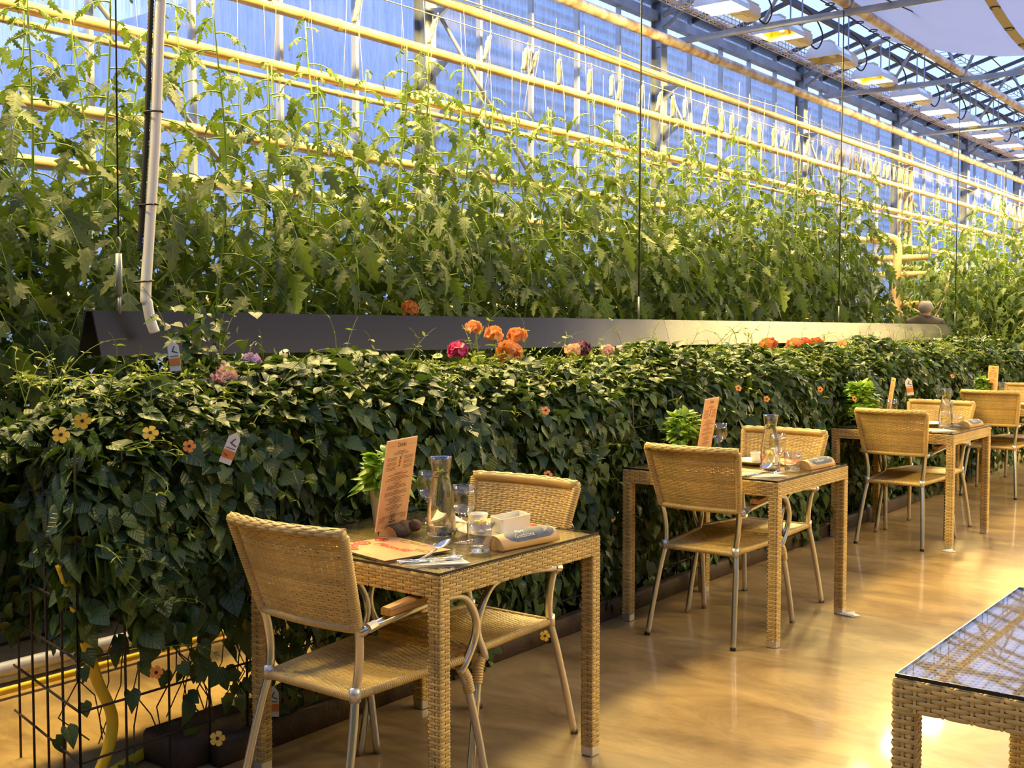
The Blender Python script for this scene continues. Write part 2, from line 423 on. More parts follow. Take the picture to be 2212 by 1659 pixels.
for y in POSTS:
    b = MB()
    b.box((WX + .07, y, 2.6), (.13, .012, 5.2)); b.box((WX + .01, y, 2.6), (.012, .13, 5.2)); b.box((WX + .135, y, 2.6), (.012, .13, 5.2))
    p = struct(b.build('column', M['galv'], smooth=False))
    # gusset plates that carry the pipes and a wind brace along the wall
    for z in (3.28, 3.68, 4.12):
        g = MB().poly([(WX + .14, y - .006, z - .02), (WX + .34, y - .006, z - .05), (WX + .14, y - .006, z - .2)], (0, .012, 0)).build('bracket', M['galv'], p, smooth=False)
# wind braces
for y in POSTS[1:6]:
    struct(MB().tube([(WX + .12, y, 4.2), (WX + .12, y + 1.75, 2.55)], .018, 6).build('wind_brace_beam', M['galv']))

# roof: glass slopes, rafters, purlins
def slope_pts(x0, x1, y0, y1, dz=0): return [(x0, y0, roof_z(x0) + dz), (x1, y0, roof_z(x1) + dz), (x1, y1, roof_z(x1) + dz), (x0, y1, roof_z(x0) + dz)]
RX = .2
rb = MB(); rb.quad(*slope_pts(WX - .1, RX, -5, 43))
zr = roof_z(RX)
rb.quad((RX, -5, zr), (6.1, -5, EAVE + .2), (6.1, 43, EAVE + .2), (RX, 43, zr))
roof = struct(rb.build('ceiling', M['roofglass'], smooth=False))
for i in range(48):
    y = 2.63 + .79 * i - .02
    b = MB(); b.poly([(WX, y - .022, roof_z(WX) - .05), (RX, y - .022, roof_z(RX) - .05), (RX, y - .022, roof_z(RX)), (WX, y - .022, roof_z(WX))], (0, .044, 0))
    o = b.build('rafter', M['dark'], roof, smooth=False); o['kind'] = 'structure'
for x in (-5.6, -4.2, -2.6):
    o = MB().box((x, 19, roof_z(x) - .10), (.06, 48, .07)).build('purlin', M['dark'], roof, smooth=False); o['kind'] = 'structure'
struct(MB().poly([(WX - .12, -5, EAVE + .05), (WX + .16, -5, EAVE + .05), (WX + .13, -5, EAVE + .2), (WX - .12, -5, EAVE + .2)], (0, 48, 0)).build('gutter_beam', M['galv'], smooth=False))
# trusses at the columns
TIE = 4.56
for y in POSTS:
    b = MB()
    b.box((-.2, y, TIE), (12.7, .05, .06))
    top = lambda x: roof_z(x) - .14
    def bar(x0, z0, x1, z1, r=.02): b.tube([(x0, y, z0), (x1, y, z1)], r, 6)
    bar(WX + .1, top(WX + .1) - .02, RX, top(RX), .035); 
    bar(WX + .12, 4.72, -6.0, top(-6.0)); bar(-5.3, TIE, -5.9, top(-5.9)); bar(-5.3, TIE, -4.75, top(-4.75))
    bar(-4.37, TIE, -4.75, top(-4.75)); bar(-4.37, TIE, -3.85, top(-3.85)); bar(-3.3, TIE, -3.85, top(-3.85)); bar(-3.3, TIE, -2.6, top(-2.6)); bar(-1.9, TIE, -2.6, top(-2.6)); bar(-1.9, TIE, -.9, top(-.9))
    bar(WX + .12, 4.98, -5.6, 4.98, .022)
    struct(b.build('roof_beam', M['galv'], smooth=False))

# shade cloth under the roof
def cloth_z(x, y=13.7):
    t = min(1, max(0, (x + 4.75) / 1.7)); return 4.80 - math.sin(t * PI / 2) * (.13 + .27 * abs(math.sin(PI * (y - 3.42) / 3.93)))
b = MB(); xs = np.linspace(-4.75, 2.4, 30); ys = np.linspace(-4, 13.72, 40); V = []; F = []
for i, x in enumerate(xs):
    for j, y in enumerate(ys):
        ye = -4 + (y + 4) * ((13.72 + max(0, x + 3.0) * .15) + 4) / 17.72
        V.append((x, ye, cloth_z(x, ye) + .012 * math.sin(3.1 * y + 2 * x) + .02 * math.sin(1.3 * y - x)))
n = len(ys)
for i in range(len(xs) - 1):
    for j in range(n - 1): F.append((i * n + j, (i + 1) * n + j, (i + 1) * n + j + 1, i * n + j + 1))
cl = thing('shade_cloth', 'white shade cloth stretched below the roof with rows of metal eyelets', 'shade cloth', (-4.75, 5, 4.78))
def unloc(o, p): o.matrix_parent_inverse = Matrix.Translation(-Vector(p.location)); return o
unloc(b.add(V, F).build('cloth', M['screen'], cl), cl)
for x, y0, y1, st in ((-4.66, 8.2, 13.7, .42), (-3.1, 8.0, 13.6, .55)):
    y = y0
    while y < y1:
        e = MB().tube([(x + .045 * math.cos(a), y + .045 * math.sin(a), cloth_z(x, y) - .03) for a in np.linspace(0, 2 * PI, 13)], .007, 5, cap=False).build('eyelet', M['dark'], cl)
        unloc(e, cl); y += st
b = MB(); yy = np.linspace(-3.9, 13.6, 60); b.add([(x, y, cloth_z(x, y) - .03) for y in yy for x in (-3.15, -3.05)], [(2 * i, 2 * i + 1, 2 * i + 3, 2 * i + 2) for i in range(59)])
unloc(b.build('seam_tape', mat('grey_tape', (.5, .48, .46), .7), cl, smooth=True), cl)

# neighbouring building: corrugated walls outside the glass
b = MB(); zz = np.arange(0, 7.0, .0095 * 2); xx = -11.2 + .03 * np.sin(zz * 2 * PI / .19)
V = [(x, y, z) for y in (12.5, 60) for x, z in zip(xx, zz)]; n = len(zz)
b.add(V, [(i, i + 1, n + i + 1, n + i) for i in range(n - 1)])
V = [(-11.2 - d, 12.5, z) for d in (0, 14) for z in zz]
b.add(V, [(i, i + 1, n + i + 1, n + i) for i in range(n - 1)])
nb = thing('neighbouring_building', 'blue grey corrugated building seen through the glass wall', 'building', (-11.2, 12.5, 0))
unloc(b.build('cladding', M['building'], nb), nb)
# far slope with dark evergreens, seen blurred through the near panes
b = MB(); V = []; F = []; ny = 28
for j in range(ny):
    y = -20 + 1.1 * j
    h = 3.1 + .8 * math.sin(y * .35) + .7 * math.sin(y * 1.3 + 1) + .35 * math.sin(y * 3.7)
    V += [(-15, y, 0), (-15.6, y, h * .75), (-16.5, y, h), (-19, y, h * .8)]
for j in range(ny - 1):
    for i in range(3): F.append((4 * j + i, 4 * j + i + 1, 4 * j + 5 + i, 4 * j + 4 + i))
tag(b.add(V, F).build('evergreen_windbreak', M['darktree']), 'dark blurred windbreak outside the near fogged panes', 'trees', kind='stuff')

# heating pipes along the wall: each pipe is a thing
def pipe(name, x, z, r, y0, y1, m, label):
    b = MB().tube([(x, y, z) for y in np.linspace(y0, y1, 24)], r, 12)
    o = b.build(name, m); tag(o, label, 'pipe', 'heating pipes along the glass wall'); 
    y = y0 + 2.2
    while y < y1 - 1:
        MB().tube([(x, y - .02, z), (x, y + .02, z)], r * 1.13, 12).build('coupling', M['pipe'] if m is M['pipe'] else M['wpipe'], o); y += 5.9
    return o
PX = -6.28
pipe('heating_pipe', -6.22, 4.50, .055, -2, 42, M['wpipe'], 'white rust-flecked pipe, topmost along the glass wall just under the roof ties')
pipe('heating_pipe', PX, 4.11, .042, -2, 42, M['pipe'], 'cream pipe just above the wire of hanging twine bobbins')
pipe('heating_pipe', PX, 3.67, .042, -2, 42, M['pipe'], 'cream pipe just below the hanging twine bobbins')
pipe('heating_pipe', PX, 3.26, .040, -2, 42, M['pipe'], 'cream pipe at the height of the tomato tops, thick one of the close pair')
pipe('heating_pipe', PX, 3.165, .022, -2, 42, M['pipe'], 'thin cream pipe running right under the thick one behind the tomato tops')
pipe('heating_pipe', PX, 2.72, .040, -2, 42, M['pipe'], 'cream pipe behind the tomato leaves, next below the close pair')
pipe('heating_pipe', PX, 2.38, .040, -2, 42, M['pipe'], 'cream pipe glimpsed through the upper tomato leaves')
pipe('heating_pipe', PX, 1.585, .045, -2, 42, M['wpipe'], 'white pipe behind the tomatoes just above the black hood')
tag(MB().tube([(-4.37, y, TIE + .09) for y in np.linspace(-3, 42, 20)], .05, 12).build('roof_pipe', M['wpipe']), 'pale pipe lying on the roof ties next to the shade cloth', 'pipe')
# pipes and hoses by the far gap in the plants
for i, (y, x) in enumerate(((19.0, -6.42), (19.3, -6.42), (19.55, -6.42))):
    tag(MB().tube([(x, y, .6), (x, y, 4.3)], .035, 8).build('riser_pipe', M['pipe']), 'upright cream pipe by the column beyond the tomato row', 'pipe', 'riser pipes')
mf = thing('pipe_manifold', 'cream pipe manifold with stubs in the gap between the tomato blocks', 'pipe manifold', (-5.9, 17.4, 0))
MB().tube(curve_pts([(-.35, -.3, 2.75), (-.1, -.1, 2.75), (0, 0, 2.62), (0, 0, 2.0), (0, 0, .3)], 6), .07, 10).build('upright', M['pipe'], mf)
for z in (2.45, 2.2, 1.75, 1.3): MB().tube([(-.5, -.15, z), (.42, .15, z)], .045, 8).build('stub', M['pipe'], mf)
for i in range(2): MB().tube(curve_pts([(0, .0, 1.9 - .2 * i), (.35, .1, 1.62 - .2 * i), (.6, .2, 1.8 - .1 * i), (.8, .3, 2.5)], 8), .014, 6).build('hose', M['string'], mf)

# ------------------------------------------------------------------ grow lamps (each with its own light)
def lamp_proto():
    root = thing('grow_lamp', 'lamp', 'lamp', (0, 0, 0))
    # reflector: open box tent, long axis along +Y; opening at z=0
    b = MB(); prof = [(.20, 0), (.205, .03), (.17, .10), (.10, .15), (0, .165)]
    V = []; F = []
    cross = [(-.20, 0), (-.195, .05), (-.16, .11), (-.09, .155), (0, .17), (.09, .155), (.16, .11), (.195, .05), (.20, 0)]
    for y in (-.2, .2): V += [(x, y, z) for x, z in cross]
    n = len(cross); F = [(i, i + 1, n + i + 1, n + i) for i in range(n - 1)] + [tuple(range(n - 1, -1, -1)), tuple(range(n, 2 * n))]
    b.add(V, F); o = b.build('reflector', [M['lampshell']], root, smooth=None)
    s = o.modifiers.new('thick', 'SOLIDIFY'); s.thickness = .006; s.offset = 1
    o.data.materials.append(M['gold'])
    # inner lining
    b = MB(); V2 = [(x * .95, y * .96, z * .93 + .003) for x, y, z in V]
    b.add(V2, F); b.build('lining', M['gold'], root, smooth=None)
    MB().tube([(0, -.10, .085), (0, .06, .085)], .022, 10).build('bulb', M['bulb'], root)
    MB().box((0, .13, .085), (.07, .12, .07), bev=.01).build('socket', M['lampbody'], root)
    MB().box((0, -.02, .19), (.12, .16, .05), bev=.012).build('cap', M['lampbody'], root)
    bb = MB(); bb.box((0, .46, .09), (.20, .50, .15), bev=.03)
    for k in range(4): bb.box((-.075 + .05 * k, .46, .167), (.016, .44, .014))
    bb.build('ballast_body', M['lampbody'], root, smooth=False)
    MB().box((0, .42, .012), (.11, .16, .006)).build('rating_plate', M['lampbody'], root, smooth=False)
    MB().tube(curve_pts([(.02, .70, .09), (.10, .80, .0), (.16, .82, .14), (.12, .70, .32), (.05, .55, .42)], 8), .009, 6).build('lead', M['cable'], root)
    for y in (.3, .62): MB().box((0, y, .50), (.014, .008, .74)).build('hanger', M['galv'], root, smooth=False)
    return root
LAMP_Y = [1.0, 2.35, 3.65, 4.95, 6.25, 7.55, 9.15, 10.4, 11.75, 13.15, 14.6, 16.05, 17.35, 18.65, 20.0, 21.35, 22.7, 24.1, 25.4, 26.8, 28.2, 29.6, 31, 32.4]
ORD = ['first', 'second', 'third', 'fourth', 'fifth', 'sixth', 'seventh', 'eighth', 'ninth', 'tenth']
LAMP_LABEL = {7: 'brightest grow lamp, cut by the top edge at the near end of the ceiling row', 8: 'grow lamp with amber glowing reflector beside the yellow-lit roof tie', 9: 'unlit grow lamp with grey dome reflector in the ceiling row',
              10: 'grow lamp with amber reflector right after the unlit one in the ceiling row'}
proto = lamp_proto()
def lamp_light(root, k=1.0, amber=False):
    L = bpy.data.lights.new('lamp_light', 'AREA'); L.shape = 'RECTANGLE'
    L.size, L.size_y = (.388, .388) if not amber else (.26, .10)
    L.energy = LAMP_W * k; L.color = LAMP_RGB
    o = bpy.data.objects.new('lamp_light', L); COL.objects.link(o); o.parent = root
    o.location = (0, 0, -.004 if not amber else .05)
    if not amber: MB().box((0, 0, .004), (.392, .392, .004)).build('lamp_glass', M['lampglass'], root, smooth=False)
    return o
for i, y in enumerate(LAMP_Y):
    o = proto if i == 0 else copy_tree(proto)
    j = i - 10
    lab = LAMP_LABEL.get(i, ('%s lit grow lamp beyond the unlit one in the ceiling row' % ORD[j]) if 0 < j < 7 else 'lit grow lamp over the tomato row at the glass wall')
    place(o, (-5.3, y - .02, TIE + .0), 0, lab, 'grow lamps over the tomato row', 1.0)
for i, y in enumerate(LAMP_Y):
    pass
lamp_roots = [o for o in COL.objects if o.name.startswith('grow_lamp')]
lamp_roots.sort(key=lambda o: o.location.y)
for i, o in enumerate(lamp_roots):
    if i == 9:
        for c in o.children:
            if c.name.startswith('bulb'): c.data = c.data.copy(); c.data.materials[0] = M['lamp_off']
            if c.name.startswith('lining'): c.data = c.data.copy(); c.data.materials[0] = M['lampbody']
        continue
    lamp_light(o, (.8 if o.location.y < 5.8 else 1.0) if i not in (8, 10) else .8, amber=i in (8, 10))
# second row of the same lamps over the tables
ROW_B = [(3.3, 5.6 + 1.5 * k) for k in range(7)] + [(-.2, 17.6 + 1.6 * k) for k in range(10)]
for bx, y in ROW_B:
    o = copy_tree(proto)
    for c in [c for c in o.children if c.type == 'LIGHT' or c.name.startswith('lamp_glass')]: bpy.data.objects.remove(c)
    place(o, (bx, y, 4.25), 0, 'lit grow lamp of the row over the dining aisle', 'grow lamps over the aisle', 1.0)
    lamp_light(o, .85 if bx > 0 else 1.6)
# cable tray beside the lamps
tr = thing('cable_tray', 'wire basket cable tray running along below the grow lamps', 'cable tray', (-5.62, 0, TIE + .03))
b = MB(); y0, y1 = 1.0, 40.0
for x, z in ((-.08, 0), (-.027, 0), (.027, 0), (.08, 0), (.085, .05), (.085, .1), (-.085, .05), (-.085, .1)): b.box((x, (y0 + y1) / 2, z), (.006, y1 - y0, .006))
b.build('long_wires', M['wpipe'], tr, smooth=False)
b = MB()
for y in np.arange(y0, y1, .09): b.box((0, y, 0), (.17, .005, .005)); b.box((-.085, y, .05), (.005, .005, .1)); b.box((.085, y, .05), (.005, .005, .1))
tag(b.build('cross_wires', M['wpipe'], tr, smooth=False), kind='stuff')
# thick bundle of black leads above the lamps
cb = thing('cable_bundle', 'bundle of black cables running along above the grow lamps', 'cables', (-4.95, 0, TIE + .42))
for k in range(5): MB().tube([(.03 * k - .06 + .01 * math.sin(y * 2 + k), y, .02 * math.sin(y * 1.7 + 2 * k)) for y in np.arange(1, 40, .5)], .008, 5).build('cable', M['cable'], cb)
b = MB()
for x, z in ((.10, 0), (.22, 0), (.34, 0), (.1, .06), (.34, .06)): b.box((x, 20, z), (.006, 39, .006))
for y in np.arange(1, 39, .2): b.box((.22, y, 0), (.24, .005, .005)); b.box((.1, y, .03), (.005, .005, .06)); b.box((.34, y, .03), (.005, .005, .06))
b.build('mesh_tray', M['dark'], cb, smooth=False)
tag(MB().tube([(-3.9 + .02 * math.sin(y), y, 4.62 - .08 * math.sin(y * PI / 3.93)) for y in np.arange(6, 36, .4)], .007, 5).build('roof_cable', M['cable']), 'thin black cable sagging along beside the shade cloth', 'cable')

# ------------------------------------------------------------------ leaves in bulk
def leaf_template(outline, cup=.12, droop=.25):
    """outline: list of (x, half width) along the midrib 0..1 -> verts (n,3), quads, uv"""
    V = []; UV = []
    for x, hw in outline:
        z = -droop * x * x
        V += [(x, hw, z + cup * hw), (x, 0, z), (x, -hw, z + cup * hw)]
        UV += [(x, hw), (x, 0), (x, -hw)]
    F = []
    for i in range(len(outline) - 1):
        a = 3 * i
        F += [(a, a + 3, a + 4, a + 1), (a + 1, a + 4, a + 5, a + 2)]
    return np.array(V, float), np.array(F), np.array(UV, float)
HEART = leaf_template([(-.10, .19), (.0, .33), (.12, .42), (.28, .44), (.50, .34), (.74, .17), (.94, .004)], .22, .24)
HEART[0][0:3, 0] = (-.13, .02, -.13)
LOBED = leaf_template([(0, .02), (.07, .14), (.19, .26), (.25, .12), (.40, .34), (.47, .15), (.62, .25), (.68, .10), (.84, .12), (1.0, .004)], .16, .30)
OVAL = leaf_template([(0, .03), (.10, .20), (.30, .34), (.55, .35), (.78, .22), (.92, .09), (1.0, .01)], -.38, .55)
SLIM = leaf_template([(0, .02), (.2, .13), (.5, .17), (.8, .09), (1.0, .004)], .25, .3)

def frames(D, N):
    """rotation matrices with x along D, z roughly along N"""
    X = D / (np.linalg.norm(D, axis=1)[:, None] + 1e-9)
    Y = np.cross(N, X); Y /= (np.linalg.norm(Y, axis=1)[:, None] + 1e-9)
    Z = np.cross(X, Y)
    return np.stack([X, Y, Z], -1)
def scatter(tmpl, P, D, N, S, wob=.0):
    V, F, UV = tmpl
    n = len(P); Rm = frames(D, N)
    T = V[None] * np.ones((n, 1, 1))
    if wob: T = T.copy(); T[:, :, 2] *= (1 + wob * rng.standard_normal((n, 1))); T[:, :, 1] *= (1 + .5 * wob * rng.standard_normal((n, 1)).clip(-.5, .5) )
    W = np.einsum('nij,nvj->nvi', Rm, T * S[:, None, None]) + P[:, None, :]
    Fo = (F[None] + (np.arange(n) * len(V))[:, None, None]).reshape(-1, 4)
    return W.reshape(-1, 3), Fo, np.tile(UV, (n, 1))
def rdir(n): 
    v = rng.standard_normal((n, 3)); return v / np.linalg.norm(v, axis=1)[:, None]

# ------------------------------------------------------------------ tomato plants
def tomato_mesh(seed, H, dense=1.0):
    global rng
    old = rng; rng = np.random.default_rng(seed)
    P = []; D = []; N = []; S = []; stems = MB()
    # main stem, winding round its string
    zz = np.linspace(.12, H, 26); ph = rng.uniform(0, 6)
    stem = np.stack([.035 * np.sin(zz * 3.1 + ph), .035 * np.cos(zz * 2.7 + ph), zz], -1)
    stems.tube(stem, np.linspace(.012, .004, 26), 6)
    z = .30; a = rng.uniform(0, 6)
    fruits = []
    while z < H + .02:
        fr = z / H
        L = (.40 if fr < .72 else .40 * (1 - (fr - .72) / .28 * .72)) * rng.uniform(.8, 1.15)
        a += 2.4 + rng.uniform(-.5, .5)
        base = np.array([np.interp(z, zz, stem[:, 0]), np.interp(z, zz, stem[:, 1]), z])
        d = np.array([math.cos(a), math.sin(a), 0])
        rise = rng.uniform(.1, .45) if fr > .8 else rng.uniform(-.1, .3)
        pts = []
        for t in np.linspace(0, 1, 7):
            pts.append(base + d * L * t * (1 - .12 * t) + np.array([0, 0, L * (rise * t - (.55 + .2 * (fr < .75)) * t * t)]))
        pts = np.array(pts)
        stems.tube(pts, np.linspace(.0045, .0015, 7), 4, cap=False)
        side = np.array([-d[1], d[0], 0])
        for t, sgn, sz in ((.33, 1, .30), (.36, -1, .30), (.52, 1, .2), (.60, 1, .40), (.63, -1, .40), (.8, 1, .36), (.82, -1, .36), (1, 0, .52)):
            p = np.array([np.interp(t, np.linspace(0, 1, 7), pts[:, k]) for k in range(3)])
            tan = pts[min(6, int(t * 6) + 1)] - pts[max(0, int(t * 6) - 1)]; tan /= np.linalg.norm(tan) + 1e-9
            dd = (tan * (.5 if sgn else 1) + side * sgn * .95 + np.array([0, 0, -.35 * rng.uniform(.3, 1.6)])) if sgn else tan + np.array([0, 0, -.2])
            P.append(p); D.append(dd); S.append(L * sz * rng.uniform(.70, 1.10))
            N.append(np.array([0, 0, 1.0]) + .55 * rng.standard_normal(3) + d * .3)
        if .25 < fr < .7 and rng.uniform() < .3: fruits.append((base + d * .09 + np.array([0, 0, -.05]), d))
        z += (.047 if fr < .70 else .072) / dense * rng.uniform(.8, 1.2)
    V, F, UV = scatter(LOBED, np.array(P), np.array(D), np.array(N), np.array(S), .5)
    rng = old
    return V, F, UV, stems, fruits, stem[-1]
M['greenfruit'] = mat('green_tomato', (.20, .28, .05), .25)
def tomato_proto(seed, H, dense=1.0):
    V, F, UV, stems, fruits, top = tomato_mesh(seed, H, dense)
    root = thing('tomato_plant', 'tomato', 'plant')
    np_mesh('foliage', V, F, M['tomato'], root, uv=UV)
    stems.build('stem', M['stem'], root)
    MB().tube([(top[0], top[1], H - .3), (0, 0, 3.5)], .0013, 4).build('twine', M['string'], root)
    for p, d in fruits[:3]:
        b = MB()
        for k in range(7): b.sphere(p + np.array([random.uniform(-.03, .03), random.uniform(-.03, .03), -.035 * k + .03]), .019, 8, 5)
        b.build('fruit_cluster', M['greenfruit'], root)
    return root
protos = [tomato_proto(20 + i, h, d) for i, (h, d) in enumerate(((3.05, 1.), (3.2, 1.05), (2.95, .95), (3.15, 1.), (2.85, 1.1), (3.1, .9)))]
used = [False] * len(protos)
def put_tomato(i, x, y, rz, sc_, label, group):
    p = protos[i]
    o = copy_tree(p) if used[i] else p
    used[i] = True
    return place(o, (x, y, .06), rz, label, group, sc_)
k = 0
for line, x in ((0, -5.02), (1, -5.52)):
    y = -.2 + .16 * line
    while y < 14.3:
        put_tomato(random.randrange(6), x + random.uniform(-.06, .06), y, random.uniform(0, 6.3), (1, 1, random.uniform(.95, 1.06)),
                   'tall leafy tomato plant strung up in the long row along the glass wall', 'tomato plants of the long row')
        y += random.uniform(.30, .40)
# second block beyond the gap, set across
for r_, (yy, x0, x1) in enumerate(((17.7, -5.75, -1.4), (18.4, -5.9, -1.6), (19.3, -6.0, -1.6), (20.4, -5.6, -2.))):
    x = x0
    while x < x1:
        put_tomato(random.randrange(6), x, yy + random.uniform(-.12, .12), random.uniform(0, 6.3), (1.05, 1.05, random.uniform(.98, 1.08)),
                   'tall tomato plant in the block beyond the gap at the far end', 'tomato plants of the far block')
        x += random.uniform(.36, .46)
for x, y, s in ((-2.75, 13.9, .74), (-2.35, 13.7, .78), (-2.5, 14.4, .8), (-3.0, 14.6, .72), (-2.0, 14.1, .8), (-3.35, 14.9, .62)):
    put_tomato(random.randrange(6), x, y, random.uniform(0, 6.3), (.9, .9, s), 'short dark leafy plant at the far right end of the vine hedge', 'dark plants at the hedge end')
# growing trough under the long row
gt = thing('growing_trough', 'dark growing trough on the floor under the tomato row', 'trough', (-5.25, 7.2, 0))
unloc(MB().box((-5.27, 7.2, .08), (.85, 15.6, .16), bev=.02).build('trough', M['gutter'], gt, smooth=False), gt)
unloc(MB().box((-5.27, 7.2, .165), (.75, 15.4, .02)).build('substrate', M['soil'], gt, smooth=False), gt)

# wire with hanging twine bobbins over the row
HX, HZ = -5.25, 3.56
tag(MB().tube([(HX, y, HZ + .012 * math.sin(y)) for y in np.arange(-1, 34, .5)], .004, 5).build('support_wire', M['string']), 'long pale wire over the tomato row carrying the twine bobbins', 'wire')
tag(MB().tube([(-5.3, y, 3.80 - .05 * math.sin((y % 3.93) / 3.93 * PI)) for y in np.arange(-1, 34, .4)], .005, 5).build('support_wire', M['string']), 'pale cord running above the wire of twine bobbins', 'wire')
tag(MB().tube([(-5.9, y, 4.02 - .10 * math.sin((y % 7.86) / 7.86 * PI)) for y in np.arange(-1, 34, .4)], .004, 5).build('fairy_cable', M['cable']), 'thin dark cable hanging across the fogged panes above the bobbins', 'cable')
def bobbin():
    b = MB(); n = 9
    for k in range(3):
        b.tube([((k - 1) * .008 + .003 * math.sin(i * 2 + k), .004 * math.cos(i + k), -.03 - .20 * i / n) for i in range(n + 1)], [.0065 + .003 * math.sin(PI * i / n) for i in range(n + 1)], 6)
    root = thing('twine_bobbin', 'bobbin', 'bobbin')
    b.build('winding', M['string'], root)
    h = MB().tube(curve_pts([(0, 0, .015), (.012, 0, .02), (.012, 0, -.01), (0, 0, -.04)], 4), .0025, 5)
    for s in (-1, 1): h.tube([(0, 0, -.225), (s * .012, .01, -.245), (s * .02, 0, -.24)], .002, 4)
    h.build('hook', M['galv'], root)
    MB().tube([(0.02, 0, -.02), (.05, 0, -.35), (.04, .02, -.75)], .0014, 4).build('loose_end', M['string'], root)
    return root
BY = [4.0, 4.55, 5.3, 6.03, 6.62, 7.07, 7.12, 7.22, 7.5, 7.95, 8.28, 8.45, 8.78, 9.12, 9.32, 9.55, 10.0, 10.3, 10.52, 10.95, 11.15, 11.5, 11.75, 11.9, 12.15, 12.45, 13.1, 13.3, 13.42, 13.55, 13.75, 13.9, 14.1, 14.22, 14.4, 14.6, 14.75, 14.95, 15.1, 15.3, 15.5, 15.65, 15.8]
BY += [20.2 + .16 * k + .07 * math.sin(3.3 * k) for k in range(40)]
bp_ = bobbin()
for i, y in enumerate(BY):
    o = bp_ if i == 0 else copy_tree(bp_)
    place(o, (HX, y, HZ), R(90) + random.uniform(-.5, .5), 'cream twine bobbin hooked on the wire above the tomato row', 'twine bobbins on the wire')
    o.rotation_euler = (random.uniform(-.06, .06) - .42 * (random.random() < .8), random.uniform(-.05, .05), random.uniform(-.35, .1) + .35)

# ------------------------------------------------------------------ vine hedge on a wire cage
HY0, HY1 = 1.86, 13.4
def hedge_points(n):
    """points on the hedge skin with outward normals"""
    s = rng.uniform(0, 1, n); y = HY0 + (HY1 - HY0) * rng.uniform(0, 1, n) ** 1.12
    # profile: front (x=-3.0) up, shoulder, top, back
    K = np.array([(-2.99, 0.02, 1, 0), (-2.95, .55, 1, .05), (-2.95, .95, 1, .2), (-3.02, 1.12, .75, .66), (-3.20, 1.23, .2, .98), (-3.42, 1.24, -.1, .99), (-3.58, 1.12, -.8, .6), (-3.62, .8, -1, .1), (-3.6, .45, -1, 0)])
    seg = np.linalg.norm(np.diff(K[:, :2], axis=0), axis=1); cs = np.concatenate([[0], np.cumsum(seg)]) / seg.sum()
    x = np.interp(s, cs, K[:, 0]); z = np.interp(s, cs, K[:, 1]); nx = np.interp(s, cs, K[:, 2]); nz = np.interp(s, cs, K[:, 3])
    Nn = np.stack([nx, 0 * nx, nz], -1)
    P = np.stack([x, y, z], -1)
    return P, Nn
def end_points(n):
    t = rng.uniform(0, 1, n); x = -2.99 - .66 * t; z = .38 + .84 * rng.uniform(0, 1, n) ** .8
    y = 1.84 + .12 * t + .05 * np.sin(PI * t)
    return np.stack([x, y, z], -1), np.tile([-.1, -1, .1], (n, 1))
def bulge(P):
    y, z, x = P[:, 1], P[:, 2], P[:, 0]
    return .035 * np.sin(y * 2.1 + 1.3 * z) + .03 * np.sin(y * 5.3 + 2 * z + 1) + .02 * np.sin(y * 11 + 7 * z)
N1 = 46000
P1, Nn1 = hedge_points(N1); P2, Nn2 = end_points(1500)
P = np.concatenate([P1, P2]); Nn = np.concatenate([Nn1, Nn2]); Nn /= np.linalg.norm(Nn, axis=1)[:, None]
n = len(P)
depth = np.abs(rng.standard_normal(n)) * .06
P = P + Nn * (bulge(P) - depth + .03)[:, None]
# thinner towards the floor, most of all at the near end
zlow = np.clip((P[:, 2] - .02) / .5, 0, 1)
near = np.clip((3.0 - P[:, 1]) / .8, 0, 1)
keep = rng.uniform(0, 1, n) < (.22 + .78 * zlow ** 1.3) * (1 - near * np.clip((.62 - P[:, 2]) / .22, 0, 1) * .93)
keep &= ~((np.abs(P[:, 1] - 1.95) < .07) & (P[:, 2] < .62) & (P[:, 0] > -3.12))
P, Nn = P[keep], Nn[keep]; n = len(P)
up = Nn[:, 2]
# hanging, tip down, on the front; flatter on the top
D = np.stack([.35 * Nn[:, 0], .25 * Nn[:, 1], -1.0 + .95 * np.clip(up, 0, 1)], -1) + .38 * rng.standard_normal((n, 3)) + Nn * (.1 + .1 * up[:, None])
top = up > .6
D[top] = rng.standard_normal((top.sum(), 3)) * np.array([1, 1, .25]) + np.array([.5, 0, -.15])
NN = Nn + .42 * rng.standard_normal((n, 3)) + np.array([0, 0, .35])
NN[top] = np.array([.1, 0, 1.]) + .32 * rng.standard_normal((top.sum(), 3))
S = np.clip(.058 * (1 + .28 * rng.standard_normal(n)), .022, .095) * np.where(top, .92, 1)
P[:, 2] -= .15 * np.clip((2.6 - P[:, 1]) / .75, 0, 1) ** 2 * np.clip(P[:, 2] - .3, 0, 1)
V, F, UV = scatter(HEART, P, D, NN, S, .5)
hedge = thing('vine_hedge', 'long waist-high vine hedge of heart-shaped leaves on a wire cage behind the tables', 'hedge', (-3.3, 7, 0))
unloc(np_mesh('foliage', V, F, M['hedge'], hedge, uv=UV), hedge)
